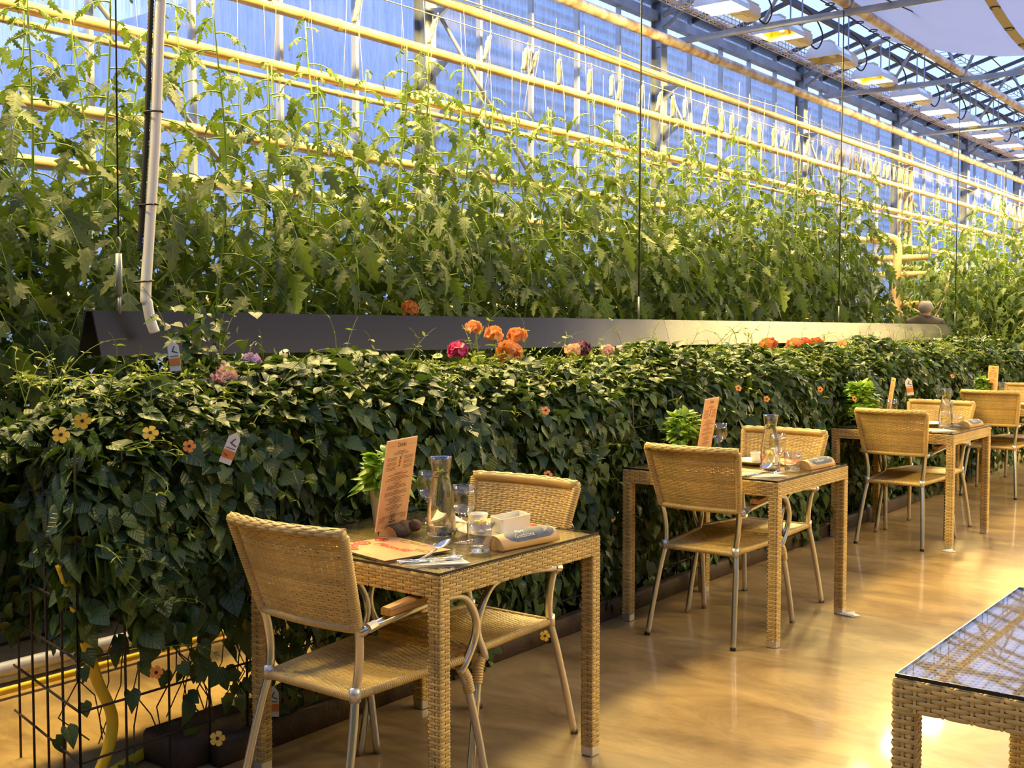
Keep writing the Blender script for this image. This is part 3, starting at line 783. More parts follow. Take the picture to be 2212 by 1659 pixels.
# pale young sprigs on the top and shoulder
ns = 620; s_y = HY0 + (HY1 - HY0) * rng.uniform(0, 1, ns); s_x = -3.0 - .58 * rng.uniform(0, 1, ns) ** .9
b = MB(); LP = []; LD = []; LN = []; LS = []
for i in range(ns):
    base = np.array([s_x[i], s_y[i], 1.13 + .12 * min(1, (-2.95 - s_x[i]) / .25)])
    d = rng.standard_normal(3) * np.array([.8, .8, .3]) + np.array([.25, 0, .35]); d /= np.linalg.norm(d)
    L = rng.uniform(.05, .17); pts = np.array([base + d * L * t + np.array([0, 0, -.45 * L * t * t]) for t in np.linspace(0, 1, 5)])
    b.tube(pts, .0016, 4, cap=False)
    for t in (.35, .6, .8, 1.0):
        for sg in (-1, 1):
            p = pts[min(4, int(t * 4))]; sd = np.cross(d, [0, 0, 1]); 
            LP.append(p); LD.append(sd * sg + d * .6 + .3 * rng.standard_normal(3)); LN.append(np.array([0, 0, 1]) + .4 * rng.standard_normal(3)); LS.append(rng.uniform(.02, .042) * (1.15 - .5 * t))
V, F, UV = scatter(SLIM, np.array(LP), np.array(LD), np.array(LN), np.array(LS), .4)
unloc(np_mesh('young_sprigs', V, F, M['tendril'], hedge, uv=UV), hedge)
# tendrils waving above the top and in front
b2 = MB(); LP = []; LD = []; LN = []; LS = []
def tendril(base, d, L, curl, r=.0018):
    d = np.array(d, float); d /= np.linalg.norm(d); pts = [np.array(base, float)]; side = np.cross(d, [0.3, .2, 1]); side /= np.linalg.norm(side)
    for t in np.linspace(0, 1, 16)[1:]:
        ang = curl * t ** 2.2
        dd = d * math.cos(ang) + side * math.sin(ang) + np.array([0, 0, -.5 * t * t])
        pts.append(pts[-1] + dd / np.linalg.norm(dd) * L / 15)
    b2.tube(pts, np.linspace(r, r * .5, 16), 5, cap=False)
    for k in (5, 9, 12):
        for sg in (-1, 1):
            LP.append(pts[k]); LD.append(side * sg + d * .5 + .4 * rng.standard_normal(3)); LN.append(rng.standard_normal(3) * .5 + np.array([0, 0, 1])); LS.append(rng.uniform(.012, .035))
for i in range(190):
    y = HY0 + (HY1 - HY0) * rng.uniform() ** 1.2; x = -3.05 - .5 * rng.uniform()
    tendril((x, y, 1.18), (rng.normal(.25, .5), rng.normal(0, .6), 1.1), rng.uniform(.16, .42), rng.normal(0, 2.2))
for i in range(170):
    y = HY0 + (HY1 - HY0) * rng.uniform() ** 1.2; z = rng.uniform(.45, 1.12)
    tendril((-2.95 + .02, y, z), (1, rng.normal(0, .8), rng.normal(.1, .5)), rng.uniform(.08, .26), rng.normal(0, 2.5), .0015)
V, F, UV = scatter(SLIM, np.array(LP), np.array(LD), np.array(LN), np.array(LS), .4)
b2.f and b2.join(b)
unloc(b2.build('tendrils', M['tendril'], hedge), hedge)
unloc(np_mesh('tendril_leaves', V, F, M['tendril'], hedge, uv=UV), hedge)
# bare lower stems and twigs
b = MB()
for i in range(260):
    y = 2.1 + (HY1 - 2.1) * rng.uniform() ** 1.2; p = np.array([-3.0 - .4 * rng.uniform(), y, .05]); pts = [p]
    for k in range(9): p = p + np.array([rng.normal(0, .025), rng.normal(0, .05), .1 * rng.uniform(.5, 1.2)]); pts.append(p)
    b.tube(pts, .0025, 4, cap=False)
unloc(b.build('twigs', M['bark'], hedge), hedge)
# a climbing shoot wound up the white conduit
b2 = MB(); LP = []; LD = []; LN = []; LS = []
SHY = 2.62
for c_ in range(7):
    y = SHY + rng.normal(0, .06); tendril((-3.42 + rng.normal(0, .05), y, 1.2), (rng.normal(0, .25), rng.normal(0, .25), 1), rng.uniform(.3, .52), rng.normal(0, .8), .0028)
n0 = 150
LPa = np.stack([-3.42 + .075 * rng.standard_normal(n0), SHY + .085 * rng.standard_normal(n0), 1.16 + .36 * rng.uniform(0, 1, n0) ** 1.5], -1)
V, F, UV = scatter(HEART, np.concatenate([LPa, np.array(LP)]), np.concatenate([rng.standard_normal((n0, 3)) * np.array([1, 1, .3]) + np.array([.2, 0, -.3]), np.array(LD)]),
                   np.concatenate([np.array([.2, -.2, 1.]) + .4 * rng.standard_normal((n0, 3)), np.array(LN)]), np.concatenate([rng.uniform(.03, .06, n0), np.array(LS) * 1.3]), .4)
unloc(b2.build('climbing_shoot', M['tendril'], hedge), hedge)
unloc(np_mesh('climbing_leaves', V, F, M['hedge'], hedge, uv=UV), hedge)
# black-eyed yellow flowers of the vine
def flower_mesh(m, r=.02):
    pts = leaf_template([(0.12, .05), (.35, .26), (.7, .42), (.92, .34), (1.0, .06)], .05, .1)
    a = np.arange(5) * 2 * PI / 5
    V, F, UV = scatter(pts, np.zeros((5, 3)), np.stack([np.cos(a), np.sin(a), 0 * a + .05], -1), np.tile([0, 0, 1.0], (5, 1)), np.full(5, r))
    b = MB().add(V, F); return b
FL = [(-2.93, 1.80, 1.165, 0), (-2.94, 1.74, 1.13, 0), (-2.93, 2.02, 1.115, 0), (-2.92, 2.15, 1.065, 1), (-2.92, 2.24, .135, 0), (-2.9, 3.98, 1.065, 1), (-2.93, 4.02, .07, 0), (-2.88, 3.97, .79, 1), (-2.9, 5.83, 1.08, 1), (-2.9, 7.0, 1.02, 1),
      (-2.9, 5.5, .9, 0), (-2.9, 6.2, 1.0, 1), (-2.9, 7.6, .93, 1), (-2.9, 8.7, .98, 0), (-2.92, 9.9, 1.0, 1), (-2.9, 2.6, .62, 1), (-2.9, 8.9, .80, 0), (-2.92, 2.02, .4, 1)]
for x, y, z, c in FL:
    b = flower_mesh(None, .024 if c == 0 else .020); eye = MB().sphere((0, 0, .003), .0055, 8, 5, (1, 1, .5))
    q = Vector((1, -.75 + .3 * random.uniform(-1, 1), .45 + .4 * random.uniform(-1, 1))).to_track_quat('Z', 'Y').to_matrix().to_4x4()
    T = Matrix.Translation((x + .05, y, z)) @ q
    f = unloc(b.xf(T).build('flower', M['pet_yellow'] if c == 0 else M['pet_orange'], hedge), hedge)
    unloc_e = eye.xf(T).build('flower_eye', M['eye'], f)
    unloc_e.matrix_parent_inverse = f.matrix_parent_inverse.copy() @ Matrix.Identity(4)
    unloc_e.matrix_parent_inverse = Matrix.Identity(4)

# wire mesh cage
cg = thing('wire_mesh_cage', 'rusty wire mesh cage the vine hedge grows on', 'cage', (-3.3, 7, 0))
def mesh_panel(name, x0, y0, x1, y1, step=.155, top=1.06):
    b = MB(); L = math.hypot(x1 - x0, y1 - y0); n = int(L / step)
    for i in range(n + 1):
        t = i * step / L; b.tube([(x0 + (x1 - x0) * t, y0 + (y1 - y0) * t, .0), (x0 + (x1 - x0) * t, y0 + (y1 - y0) * t, top)], .0042, 5)
    z = .146
    while z < top:
        b.tube([(x0 + (x1 - x0) * t, y0 + (y1 - y0) * t, z) for t in (0, .5, 1)], .0042, 5); z += .153
    return unloc(b.build(name, M['wire'], cg, smooth=True), cg)
mesh_panel('front_panel', -3.0, 1.848, -3.0, 13.4)
mesh_panel('end_panel', -3.0, 1.848, -3.6, 1.98, .14)
# planter troughs inside the cage
pl = MB().box((0, 0, .15), (.34, .92, .30), bev=.02)
for i in range(9):
    root = thing('planter_box', 'black planter trough inside the wire cage under the hedge', 'planter', (-3.28, 3.62 + 1.02 * i, .0), group='planters inside the cage')
    if i == 0: a0 = pl.build('trough', M['potb'], root, smooth=False); s0 = MB().box((0, 0, .295), (.30, .88, .02)).build('soil', M['soil'], root, smooth=False)
    else:
        for q in (a0, s0): c = q.copy(); COL.objects.link(c); c.parent = root
tag(MB().box((-2.965, 6.3, .045), (.05, 8.0, .09), bev=.008).build('timber_curb', M['timber']), 'dark wet timber curb along the foot of the hedge', 'timber')
tag(MB().box((-3.10, 2.36, .055), (.20, .34, .11), bev=.012).build('timber_block', M['timber']), 'dark timber block end by the yellow hose at the hedge foot', 'timber')
tag(MB().tube(curve_pts([(-3.12, 1.87, .72), (-3.1, 1.90, .60), (-3.1, 1.965, .36), (-3.1, 2.02, .21), (-3.1, 1.985, .08), (-3.12, 1.93, .02), (-3.2, 1.8, .02)], 10), .018, 10).build('garden_hose', M['hose']), 'yellow hose hanging down inside the cage corner to the floor', 'hose')
tag(MB().tube(curve_pts([(-3.12, 1.98, .02), (-3.22, 2.25, .02), (-3.30, 2.7, .025), (-3.5, 3.6, .02), (-3.52, 5.2, .02)], 8), .018, 10).build('garden_hose', M['hose']), 'yellow hose lying along the floor behind the timber block', 'hose')
tag(MB().tube([(-4.33, y, .06) for y in np.linspace(1, 14, 14)], .03, 10).build('floor_pipe', M['floorpipe']), 'pale grey heating pipe along the floor behind the cage', 'pipe')
tag(MB().tube([(-4.16, y, .03) for y in np.linspace(1, 14, 14)], .015, 8).build('floor_pipe', M['hose']), 'thin yellowish pipe on the floor beside the pale heating pipe', 'pipe')

# plant tags hanging in the hedge
def plant_tag(loc, rz, tilt, label, s=1.0):
    t = thing('plant_tag', label, 'tag', loc, rz); t.rotation_euler = (0, tilt, rz); t.scale = (s, s * 1.2, s)
    MB().poly([(0, -.016, -.055), (0, .016, -.055), (0, .016, .03), (0, 0, .05), (0, -.016, .03)], (.001, 0, 0)).build('card', M['tagw'], t, smooth=False)
    MB().box((.0015, 0, -.024), (.001, .032, .026)).build('orange_band', M['tago'], t, smooth=False)
    MB().poly([(.0014, -.006, .012), (.0014, -.002, .012), (.0014, .006, .03), (.0014, .002, .03)], (.0008, 0, 0)).poly([(.0014, -.006, .012), (.0014, .012, .004), (.0014, .012, .008), (.0014, -.005, .016)], (.0008, 0, 0)).build('emblem', M['tagb'], t, smooth=False)
    MB().box((.0014, 0, -.004), (.0008, .024, .003)).build('print', M['tagb'], t, smooth=False)
    return t
t = plant_tag((-2.86, 2.30, 1.05), R(-48), 0, 'white and orange plant tag stuck in the front of the hedge'); t.rotation_euler = (R(-22), 0, R(-48))
t = plant_tag((-3.28, 2.40, 1.33), R(-52), 0, 'orange and white plant tag among the shoots at the white conduit'); t.rotation_euler = (R(6), 0, R(-52))
t = plant_tag((-2.84, 8.7, .97), R(-60), 0, 'red and white plant tag in the hedge beside the third table', 1.3); t.rotation_euler = (R(10), 0, R(-60))
t = plant_tag((-2.93, 2.52, .17), R(-60), 0, 'small plant tag near the hedge foot by the first chair', 1.0)

# ------------------------------------------------------------------ geraniums and other pot flowers
def floret(m):
    pts = leaf_template([(0.1, .06), (.4, .32), (.75, .44), (1.0, .18)], .15, .12)
    a = np.arange(5) * 2 * PI / 5
    V, F, UV = scatter(pts, np.zeros((5, 3)), np.stack([np.cos(a), np.sin(a), 0 * a + .25], -1), np.tile([0, 0, 1.0], (5, 1)), np.full(5, 1.0))
    return V, F
PET = {}
def petal_mat(n, a, b_): PET[n] = leaf_mat('petal_' + n, a, b_, b_, .25, .5); return PET[n]
petal_mat('apricot', (.70, .17, .03), (.98, .52, .20)); petal_mat('magenta', (.55, .02, .12), (.80, .06, .25)); petal_mat('peach', (.80, .42, .26), (.9, .62, .42)); petal_mat('pink', (.75, .36, .34), (.88, .58, .52))
petal_mat('plum', (.12, .03, .08), (.3, .1, .2)); petal_mat('lilac', (.40, .26, .55), (.62, .42, .72)); petal_mat('red', (.55, .05, .03), (.75, .12, .05)); petal_mat('white', (.80, .70, .62), (.9, .82, .74))
def flowerhead(name, label, colour, p, rad, base_z=.9, nfl=22, cat='flower'):
    root = thing(name, label, cat, (p[0], p[1], base_z))
    h = p[2] - base_z
    V0, F0 = floret(None); Vs = []; Fs = []; off = 0
    nfl = int(nfl * 1.7)
    for i in range(nfl):
        zc = 1 - 1.45 * (i + .5) / nfl; a = 2.4 * i; rr = math.sqrt(max(0, 1 - zc * zc)); d = Vector((rr * math.cos(a), rr * math.sin(a), zc * .8))
        q = np.array(d.to_track_quat('Z', 'Y').to_matrix() @ Matrix.Rotation(i * 1.1, 3, 'Z'))
        s = rad * .46 * random.uniform(.7, 1.25); d2 = (d + Vector((random.gauss(0, .25), random.gauss(0, .25), random.gauss(0, .25)))).normalized(); q = np.array(d2.to_track_quat('Z', 'Y').to_matrix() @ Matrix.Rotation(i * 1.1, 3, 'Z'))
        Vs.append((V0 * s) @ q.T + np.array(d) * rad * random.uniform(.55, .86) + np.array([0, 0, h])); Fs.append(np.array(F0) + off); off += len(V0)
    np_mesh('blossom', np.concatenate(Vs), np.concatenate(Fs), PET[colour], root)
    b = MB().tube(curve_pts([(.02, .03, 0), (.01, .01, h * .5), (0, 0, h)], 6), .0035, 6)
    for k in range(8): a = k * .8; b.tube([(0, 0, h - rad * .35), (rad * .5 * math.cos(a), rad * .5 * math.sin(a), h)], .0014, 4)
    b.build('flower_stem', M['stem'], root)
    # round scalloped leaves
    nl = 7; LP = np.stack([rng.normal(0, .05, nl), rng.normal(0, .05, nl), h * rng.uniform(.25, .75, nl)], -1)
    V, F, UV = scatter(leaf_template([(-.1, .2), (0.05, .42), (.3, .5), (.6, .48), (.85, .3), (.95, .03)], .1, .1), LP, rng.standard_normal((nl, 3)) * np.array([1, 1, .2]), np.array([0, 0, 1.]) + .3 * rng.standard_normal((nl, 3)), rng.uniform(.04, .07, nl))
    np_mesh('leaves', V, F, M['tendril'], root, uv=UV)
    return root
GX = -3.42
for nm, lb, c, p, r_, k in (
    ('geranium', 'large round apricot geranium head, lowest of the apricot trio before the black hood', 'apricot', (GX, 4.47, 1.29), .068, 40),
    ('geranium', 'apricot geranium head on the left just above the large round one', 'apricot', (GX - .02, 4.37, 1.385), .05, 20),
    ('geranium', 'apricot geranium head on the right just above the large round one', 'apricot', (GX - .02, 4.55, 1.38), .05, 20),
    ('geranium', 'small apricot geranium standing tall on its own stem before the hood', 'apricot', (GX, 4.2, 1.42), .042, 12),
    ('geranium', 'magenta geranium head just under the lower edge of the black hood', 'magenta', (GX, 4.07, 1.31), .05, 24),
    ('geranium', 'dark red geranium half hidden low in the hedge top beside the magenta one', 'magenta', (GX - .1, 3.72, 1.24), .035, 14),
    ('geranium', 'peach geranium head left of the plum-coloured flowers under the hood', 'peach', (GX, 5.02, 1.265), .045, 18),
    ('geranium', 'plum coloured flower head under the hood between the peach ones', 'plum', (GX - .05, 5.18, 1.27), .055, 22),
    ('geranium', 'pale peach geranium head right of the plum flowers under the hood', 'pink', (GX, 5.36, 1.26), .04, 16),
    ('geranium', 'white-pink flower head right beside the small orange one under the hood', 'white', (GX, 5.5, 1.265), .03, 12),
    ('geranium', 'orange geranium head, rightmost of the mixed group under the dark half of the hood', 'apricot', (GX, 5.65, 1.25), .042, 16),
    ('geranium', 'first orange geranium under the yellow-lit stretch of the hood', 'apricot', (GX, 7.42, 1.265), .05, 20),
    ('geranium', 'red geranium head beside the first orange one under the lit stretch of hood', 'red', (GX - .05, 7.6, 1.27), .05, 20),
    ('geranium', 'apricot geranium in the middle under the yellow-lit stretch of the hood', 'apricot', (GX, 7.9, 1.255), .062, 26),
    ('geranium', 'red and orange geranium just beneath the hood edge at its lit stretch', 'red', (GX - .05, 8.2, 1.29), .055, 20),
    ('geranium', 'brownish red geranium under the hood left of the last apricot head', 'red', (GX - .08, 8.5, 1.25), .06, 22),
    ('geranium', 'last apricot geranium head along the hedge under the far lit hood', 'apricot', (GX, 8.85, 1.225), .065, 26),
    ('geranium', 'apricot geranium showing just over the top edge of the black hood', 'apricot', (-4.75, 5.2, 1.53), .06, 18),
    ('phlox', 'lilac phlox head on top of the hedge near the white conduit', 'lilac', (-3.36, 2.80, 1.245), .04, 18),
    ('phlox', 'pale pink phlox spray left of the lilac phlox on the hedge', 'pink', (-3.26, 2.60, 1.2), .045, 16),
    ('petunia', 'single white-pink bloom on a long stalk right of the lilac phlox', 'white', (-3.40, 3.0, 1.27), .026, 4),
    ('phlox', 'small mauve bloom low on the hedge right of the lilac phlox', 'lilac', (-3.2, 2.84, 1.19), .026, 8)):
    p = (p[0], p[1], p[2] + (.05 if nm != 'geranium' else (.0 if p[2] > 1.275 else .03)))
    flowerhead(nm, lb, c, p, r_, p[2] - (.26 if p[0] > -4 else 1.3), k)

# ------------------------------------------------------------------ woven rattan
PITCH, PERIOD, AMP = .0092, .054, .0024
PROF = [(0, -1.0, .62), (.07, -.55, .8), (.16, .45, 1.0), (.30, .9, 1.03), (.5, 1.0, 1.05), (.70, .9, 1.03), (.84, .45, 1.0), (.93, -.55, .8)]
def weave(Ff, Lu, Lv, pitch=PITCH, period=PERIOD, amp=AMP, extra=(), stakes=True, gap=1.0, phase0=0.0):
    """Ff(u, v) -> (pos(n,3), normal(n,3), vdir(n,3)); strands run along u, rows step along v"""
    rows = max(1, int(round(Lv / pitch))); pitch = Lv / rows
    Vs = []; Fs = []; off = 0
    fr = np.array([p[0] for p in PROF] + [1.0]); hh = np.array([p[1] for p in PROF] + [-1.0]); ww = np.array([p[2] for p in PROF] + [.62])
    for j in range(rows):
        ph = (j % 2) * period / 2 + phase0
        k0 = math.floor(-ph / period) - 1; us = []
        for k in range(k0, int(Lu / period) + 3):
            us += [ph + (k + p[0]) * period for p in PROF]
        us = [u for u in us if 1e-5 < u < Lu - 1e-5] + [0, Lu] + list(extra)
        us = np.unique(np.round(us, 6))
        f = ((us - ph) / period) % 1.0
        h = np.interp(f, fr, hh) * amp; wd = np.interp(f, fr, ww) * pitch * .49 * gap
        p, nn, vd = Ff(us, np.full(len(us), (j + .5) * pitch))
        e = .0024
        A = p + vd * wd[:, None] + nn * (h - e)[:, None]; B = p + nn * h[:, None]; C = p - vd * wd[:, None] + nn * (h - e)[:, None]
        m = len(us)
        Vs.append(np.stack([A, B, C], 1).reshape(-1, 3))
        i = np.arange(m - 1) * 3 + off
        Fs.append(np.concatenate([np.stack([i, i + 3, i + 4, i + 1], -1), np.stack([i + 1, i + 4, i + 5, i + 2], -1)])); off += 3 * m
    if stakes:
        k = 0; sw = .0032
        us = np.arange(phase0 % (period / 2), Lu, period / 2)
        vs = np.linspace(0, Lv, max(2, int(Lv / .03)))
        for u in us:
            uu = np.full(len(vs), u)
            p, nn, vd = Ff(uu, vs); ud = np.cross(vd, nn)
            Vs.append(np.stack([p + ud * sw - nn * .0004, p - ud * sw - nn * .0004], 1).reshape(-1, 3))
            i = np.arange(len(vs) - 1) * 2 + off
            Fs.append(np.stack([i, i + 2, i + 3, i + 1], -1)); off += 2 * len(vs)
    return np.concatenate(Vs), np.concatenate(Fs)
def cat_mesh(parts):
    Vs = []; Fs = []; o = 0
    for V, F in parts: Vs.append(V); Fs.append(F + o); o += len(V)
    return np.concatenate(Vs), np.concatenate(Fs)
def ring(wx, wy, z0, cx=0, cy=0, r=.007):
    """unrolled rounded rectangle column: u round it, v up"""
    segs = []
    hx, hy = wx / 2 - r, wy / 2 - r
    P = []; Nn = []; U = []; u = 0
    corners = [(hx, -hy, -PI / 2), (hx, hy, 0), (-hx, hy, PI / 2), (-hx, -hy, PI)]
    last = None
    for cx_, cy_, a0 in corners:
        for a in np.linspace(a0, a0 + PI / 2, 4):
            p = np.array([cx_ + r * math.cos(a), cy_ + r * math.sin(a)])
            if last is not None: u += np.linalg.norm(p - last)
            P.append(p); Nn.append((math.cos(a), math.sin(a))); U.append(u); last = p
    p = P[0]; u += np.linalg.norm(p - last); P.append(p); Nn.append(Nn[0]); U.append(u)
    P = np.array(P); Nn = np.array(Nn); U = np.array(U)
    def Ff(us, vs):
        x = np.interp(us, U, P[:, 0]) + cx; y = np.interp(us, U, P[:, 1]) + cy
        nx = np.interp(us, U, Nn[:, 0]); ny = np.interp(us, U, Nn[:, 1]); l = np.hypot(nx, ny)
        z = 0 * us
        return np.stack([x, y, z0 + vs], -1), np.stack([nx / l, ny / l, z], -1), np.stack([z, z, z + 1], -1)
    return Ff, U[-1], [x for x in U if 1e-4 < x < U[-1] - 1e-4]
def wrapped(b, pts, r, wrap=.0078, seg=8):
    """tube bound round with flat cane"""
    P = np.array(pts, float); d = np.linalg.norm(np.diff(P, axis=0), axis=1); s = np.concatenate([[0], np.cumsum(d)])
    n = max(2, int(s[-1] / wrap)); Q = []; rr = []
    for i in range(n):
        for f, k in ((.04, .86), (.25, 1.0), (.75, 1.0), (.96, .86)):
            q = (i + f) / n * s[-1]; Q.append([np.interp(q, s, P[:, c]) for c in range(3)]); rr.append(r * k)
    return b.tube(Q, rr, seg)

# ------------------------------------------------------------------ rattan table
LEG = .047
def table_parts(root, sx, sy):
    H = .737
    for ix in (-1, 1):
        for iy in (-1, 1):
            cx, cy = ix * (sx - LEG) / 2, iy * (sy - LEG) / 2
            Ff, Lu, ex = ring(LEG, LEG, .032, cx, cy)
            V, F = weave(Ff, Lu, H - .06 - .032, period=Lu / 3.5, extra=ex, stakes=True, phase0=.008)
            o = np_mesh('leg', V, F, M['rattan'], root)
            MB().box((cx, cy, (.03 + H - .07) / 2 + .01), (LEG - .006, LEG - .006, H - .10)).build('core', M['rattan_dark'], o, smooth=False)
            c = MB().box((cx, cy, .017), (LEG - .002, LEG - .002, .034), bev=.003).build('foot_cap', M['caps'], o, smooth=False)
    Ff, Lu, ex = ring(sx, sy, H - .062)
    V, F = weave(Ff, Lu, .062, period=Lu / round(Lu / PERIOD), extra=ex)
    ap = np_mesh('apron', V, F, M['rattan'], root)
    b = MB()
    t = .04
    for s in (-1, 1):
        b.box((0, s * (sy - t) / 2 * .992, H - .033), (sx - .006, t - .006, .056)); b.box((s * (sx - t) / 2 * .992, 0, H - .033), (t - .006, sy - .006, .056))
    b.build('frame_core', M['rattan_dark'], ap, smooth=False)
    def top(us, vs):
        z = 0 * us
        return np.stack([us - sx / 2 + .004, vs - sy / 2 + .004, z + H + .0005], -1), np.stack([z, z, z + 1], -1), np.stack([z, z + 1, z], -1)
    V, F = weave(top, sx - .008, sy - .008)
    tp = np_mesh('tabletop', V, F, M['rattan'], root)
    MB().box((0, 0, H - .006), (sx - .012, sy - .012, .008)).build('top_core', M['rattan_dark'], tp, smooth=False)
    gx, gy = sx - .012, sy - .012
    g = MB().box((0, 0, H + .0062), (gx, gy, .0065)).build('glass_top', M['clear'], root, smooth=False)
    b = MB()
    for s in (-1, 1):
        b.box((0, s * gy / 2, H + .006), (gx + .002, .0025, .0075)); b.box((s * gx / 2, 0, H + .006), (.0025, gy + .002, .0075))
    b.build('glass_edge', M['black'], g, smooth=False)
    return root
TT = .747      # height of the glass surface
t1 = table_parts(thing('rattan_table', 'nearest laid rattan table by the hedge with the Drinks card and basil pot', 'table', (-2.041 - .403, 2.357 + .403, 0), R(-.5), 'rattan tables along the hedge'), .806, .806)
TPOS = [(-2.444, 2.76, -.5), (-2.485, 5.073, -.7), (-2.52, 7.79, -1.1), (-2.50, 10.47, -.5)]
for (x, y, a), lb in zip(TPOS[1:], ('second laid rattan table along the hedge with paper wedge under one foot', 'third laid rattan table along the hedge beside the pale basil bush', 'last rattan table of the hedge row, cut by the right edge of the picture')):
    place(copy_tree(t1), (x, y, 0), R(a), lb)
t4 = table_parts(thing('rattan_table', 'bare glass-topped rattan table in the lower right corner', 'table', (-.745 + .403, 2.215 + .475, 0), R(-.3)), .806, .95)

# ------------------------------------------------------------------ armchair
def chair():
    root = thing('rattan_armchair', 'chair', 'chair')
    B0, B1 = np.array([.196, .085, .600]), np.array([.229, 0.0, .872])       # right back post: bottom, top
    # woven back
    def back(us, vs):
        t = vs / .285; f = us / .46                       # 0..1 across
        hw = B0[0] + (B1[0] - B0[0]) * t - .010
        x = (f * 2 - 1) * hw; bow = .035 * (1 - (f * 2 - 1) ** 2)
        y = B0[1] + (B1[1] - B0[1]) * t - bow * (.6 + .4 * t); z = B0[2] + (B1[2] - B0[2]) * t
        o = 0 * us; nn = np.stack([.12 * (f * 2 - 1), o - .93, o - .34], -1); nn /= np.linalg.norm(nn, axis=1)[:, None]
        return np.stack([x, y, z], -1), nn, np.stack([o, o - .34, o + .94], -1)
    V, F = weave(back, .46, .285, pitch=.0082, period=.046, amp=.0018, gap=1.0)
    V2, F2 = V.copy(), F
    bk = np_mesh('backrest', V, F, M['rattan'], root)
    b = MB()
    for s in (-1, 1): wrapped(b, [(s * (B0[0] + (B1[0] - B0[0]) * t), B0[1] + (B1[1] - B0[1]) * t, B0[2] + (B1[2] - B0[2]) * t) for t in np.linspace(0, 1, 5)], .0155)
    f = np.linspace(-1, 1, 13)
    b.join(MB().tube([(x * .230, 0.0 - .035 * (1 - x * x), .876) for x in f], .0165, 8))
    wrapped(b, [(x * .194, .085 - .035 * .6 * (1 - x * x), .600) for x in f], .0125)
    b.build('back_frame', M['rattan'], bk)
    # braided top rail strands
    def rail(us, vs):
        f_ = us / .460 * 2 - 1; a = vs / .0165; o = 0 * us
        nn = np.stack([o, -np.sin(a - .7), np.cos(a - .7)], -1)
        c = np.stack([f_ * .230, -.035 * (1 - f_ ** 2), o + .876], -1)
        return c + nn * .0172, nn, np.stack([o, -np.cos(a - .7), -np.sin(a - .7)], -1)
    V, F = weave(rail, .460, .060, pitch=.0085, stakes=False)
    np_mesh('top_rail', V, F, M['rattan'], bk)
    # seat, dipping, with rolled front
    def seat(us, vs):
        f = us / .43 * 2 - 1; t = np.clip(vs / .44, 0, 1); o = 0 * us
        hw = .170 + .04 * t; over = np.clip(vs - .44, 0, 1)
        y = .09 + .42 * t + np.where(over > 0, .03 * np.sin(np.clip(over / .03, 0, PI / 2)), 0); z = .415 + .012 * t - .012 * (1 - f * f) * np.sin(t * PI) - np.where(over > 0, .03 * (1 - np.cos(np.clip(over / .03, 0, PI / 2))) + np.clip(over - .047, 0, 1), 0)
        k = np.clip(over / .03, 0, PI / 2)
        nn = np.stack([o, np.sin(k), np.cos(k)], -1)
        return np.stack([f * hw, y, z], -1), nn, np.stack([o, np.cos(k), -np.sin(k)], -1)
    V, F = weave(seat, .43, .50, pitch=.0085, period=.048, amp=.0018, gap=1.0)
    st = np_mesh('seat', V, F, M['rattan'], root)
    b = MB()
    for s in (-1, 1): wrapped(b, [(s * (.173 + .042 * t), .085 + .42 * t, .410 + .012 * t) for t in np.linspace(0, 1, 5)], .014)
    wrapped(b, [(x * .172, .085, .408) for x in f], .0135)
    wrapped(b, [(x * .21, .52, .395) for x in f], .0145)
    b.build('seat_frame', M['rattan'], st)
    for s in (-1, 1):
        # rear leg with its S bend
        P = curve_pts([(s * .216, -.005, 0), (s * .204, .03, .16), (s * .190, .068, .32), (s * .178, .090, .415), (s * .182, .100, .49), (s * .190, .095, .56), (s * .196, .085, .600), (s * .199, .076, .625)], 5)
        o = MB().tube(P, .0128, 10).build('leg', M['steel'], root)
        MB().tube([(s * .178, .088, .395), (s * .177, .087, .435)], .017, 8).build('weld', M['caps'], o)
        MB().lathe([(.0135, 0), (.0135, .012), (.0125, .013)], 10, (s * .216, -.006, 0)).build('foot', M['black'], o)
        # front leg, its head bound in cane
        P = curve_pts([(s * .235, .60, 0), (s * .226, .565, .18), (s * .215, .53, .33), (s * .208, .50, .40)], 5)
        o = MB().tube(P, .0128, 10).build('leg', M['steel'], root)
        wrapped(MB(), [(s * .2165, .537, .315), (s * .214, .527, .36), (s * .208, .50, .405)], .018).build('cane_wrap', M['rattan'], o)
        # arm tube: from the back post forward and looping down to the seat
        P = curve_pts([(s * .201, .085, .590), (s * .220, .12, .608), (s * .238, .25, .628), (s * .240, .40, .636), (s * .238, .49, .618), (s * .235, .545, .545), (s * .228, .548, .48), (s * .222, .51, .41), (s * .215, .495, .385)], 7)
        o = MB().tube(P, .0125, 10).build('arm', M['steel'], root)
        b = MB().lathe([(.001, -.010), (.0145, -.010), (.0145, .020), (.001, .020)], 8); b.xf(np.array(Matrix.Translation((s * .222, .105, .607)) @ Matrix.Rotation(R(-80), 4, 'X')))
        b.build('bracket', M['bracket'], o, smooth=False)
        b = MB(); V = []; 
        for i, t in enumerate(np.linspace(0, 1, 9)):
            y = .15 + .27 * t; x = s * (.237 + .006 * math.sin(t * PI)); z = .644 + .012 * math.sin(t * PI * .8) + .004 * t; hw = .019 + .004 * math.sin(t * PI); hh = .011
            V += [(x - hw, y, z - hh), (x + hw, y, z - hh), (x + hw, y, z + hh * .5), (x + hw * .7, y, z + hh), (x - hw * .7, y, z + hh), (x - hw, y, z + hh * .5)]
        F = [(6 * i + j, 6 * i + (j + 1) % 6, 6 * i + 6 + (j + 1) % 6, 6 * i + 6 + j) for i in range(8) for j in range(6)] + [tuple(range(5, -1, -1)), tuple(range(48, 54))]
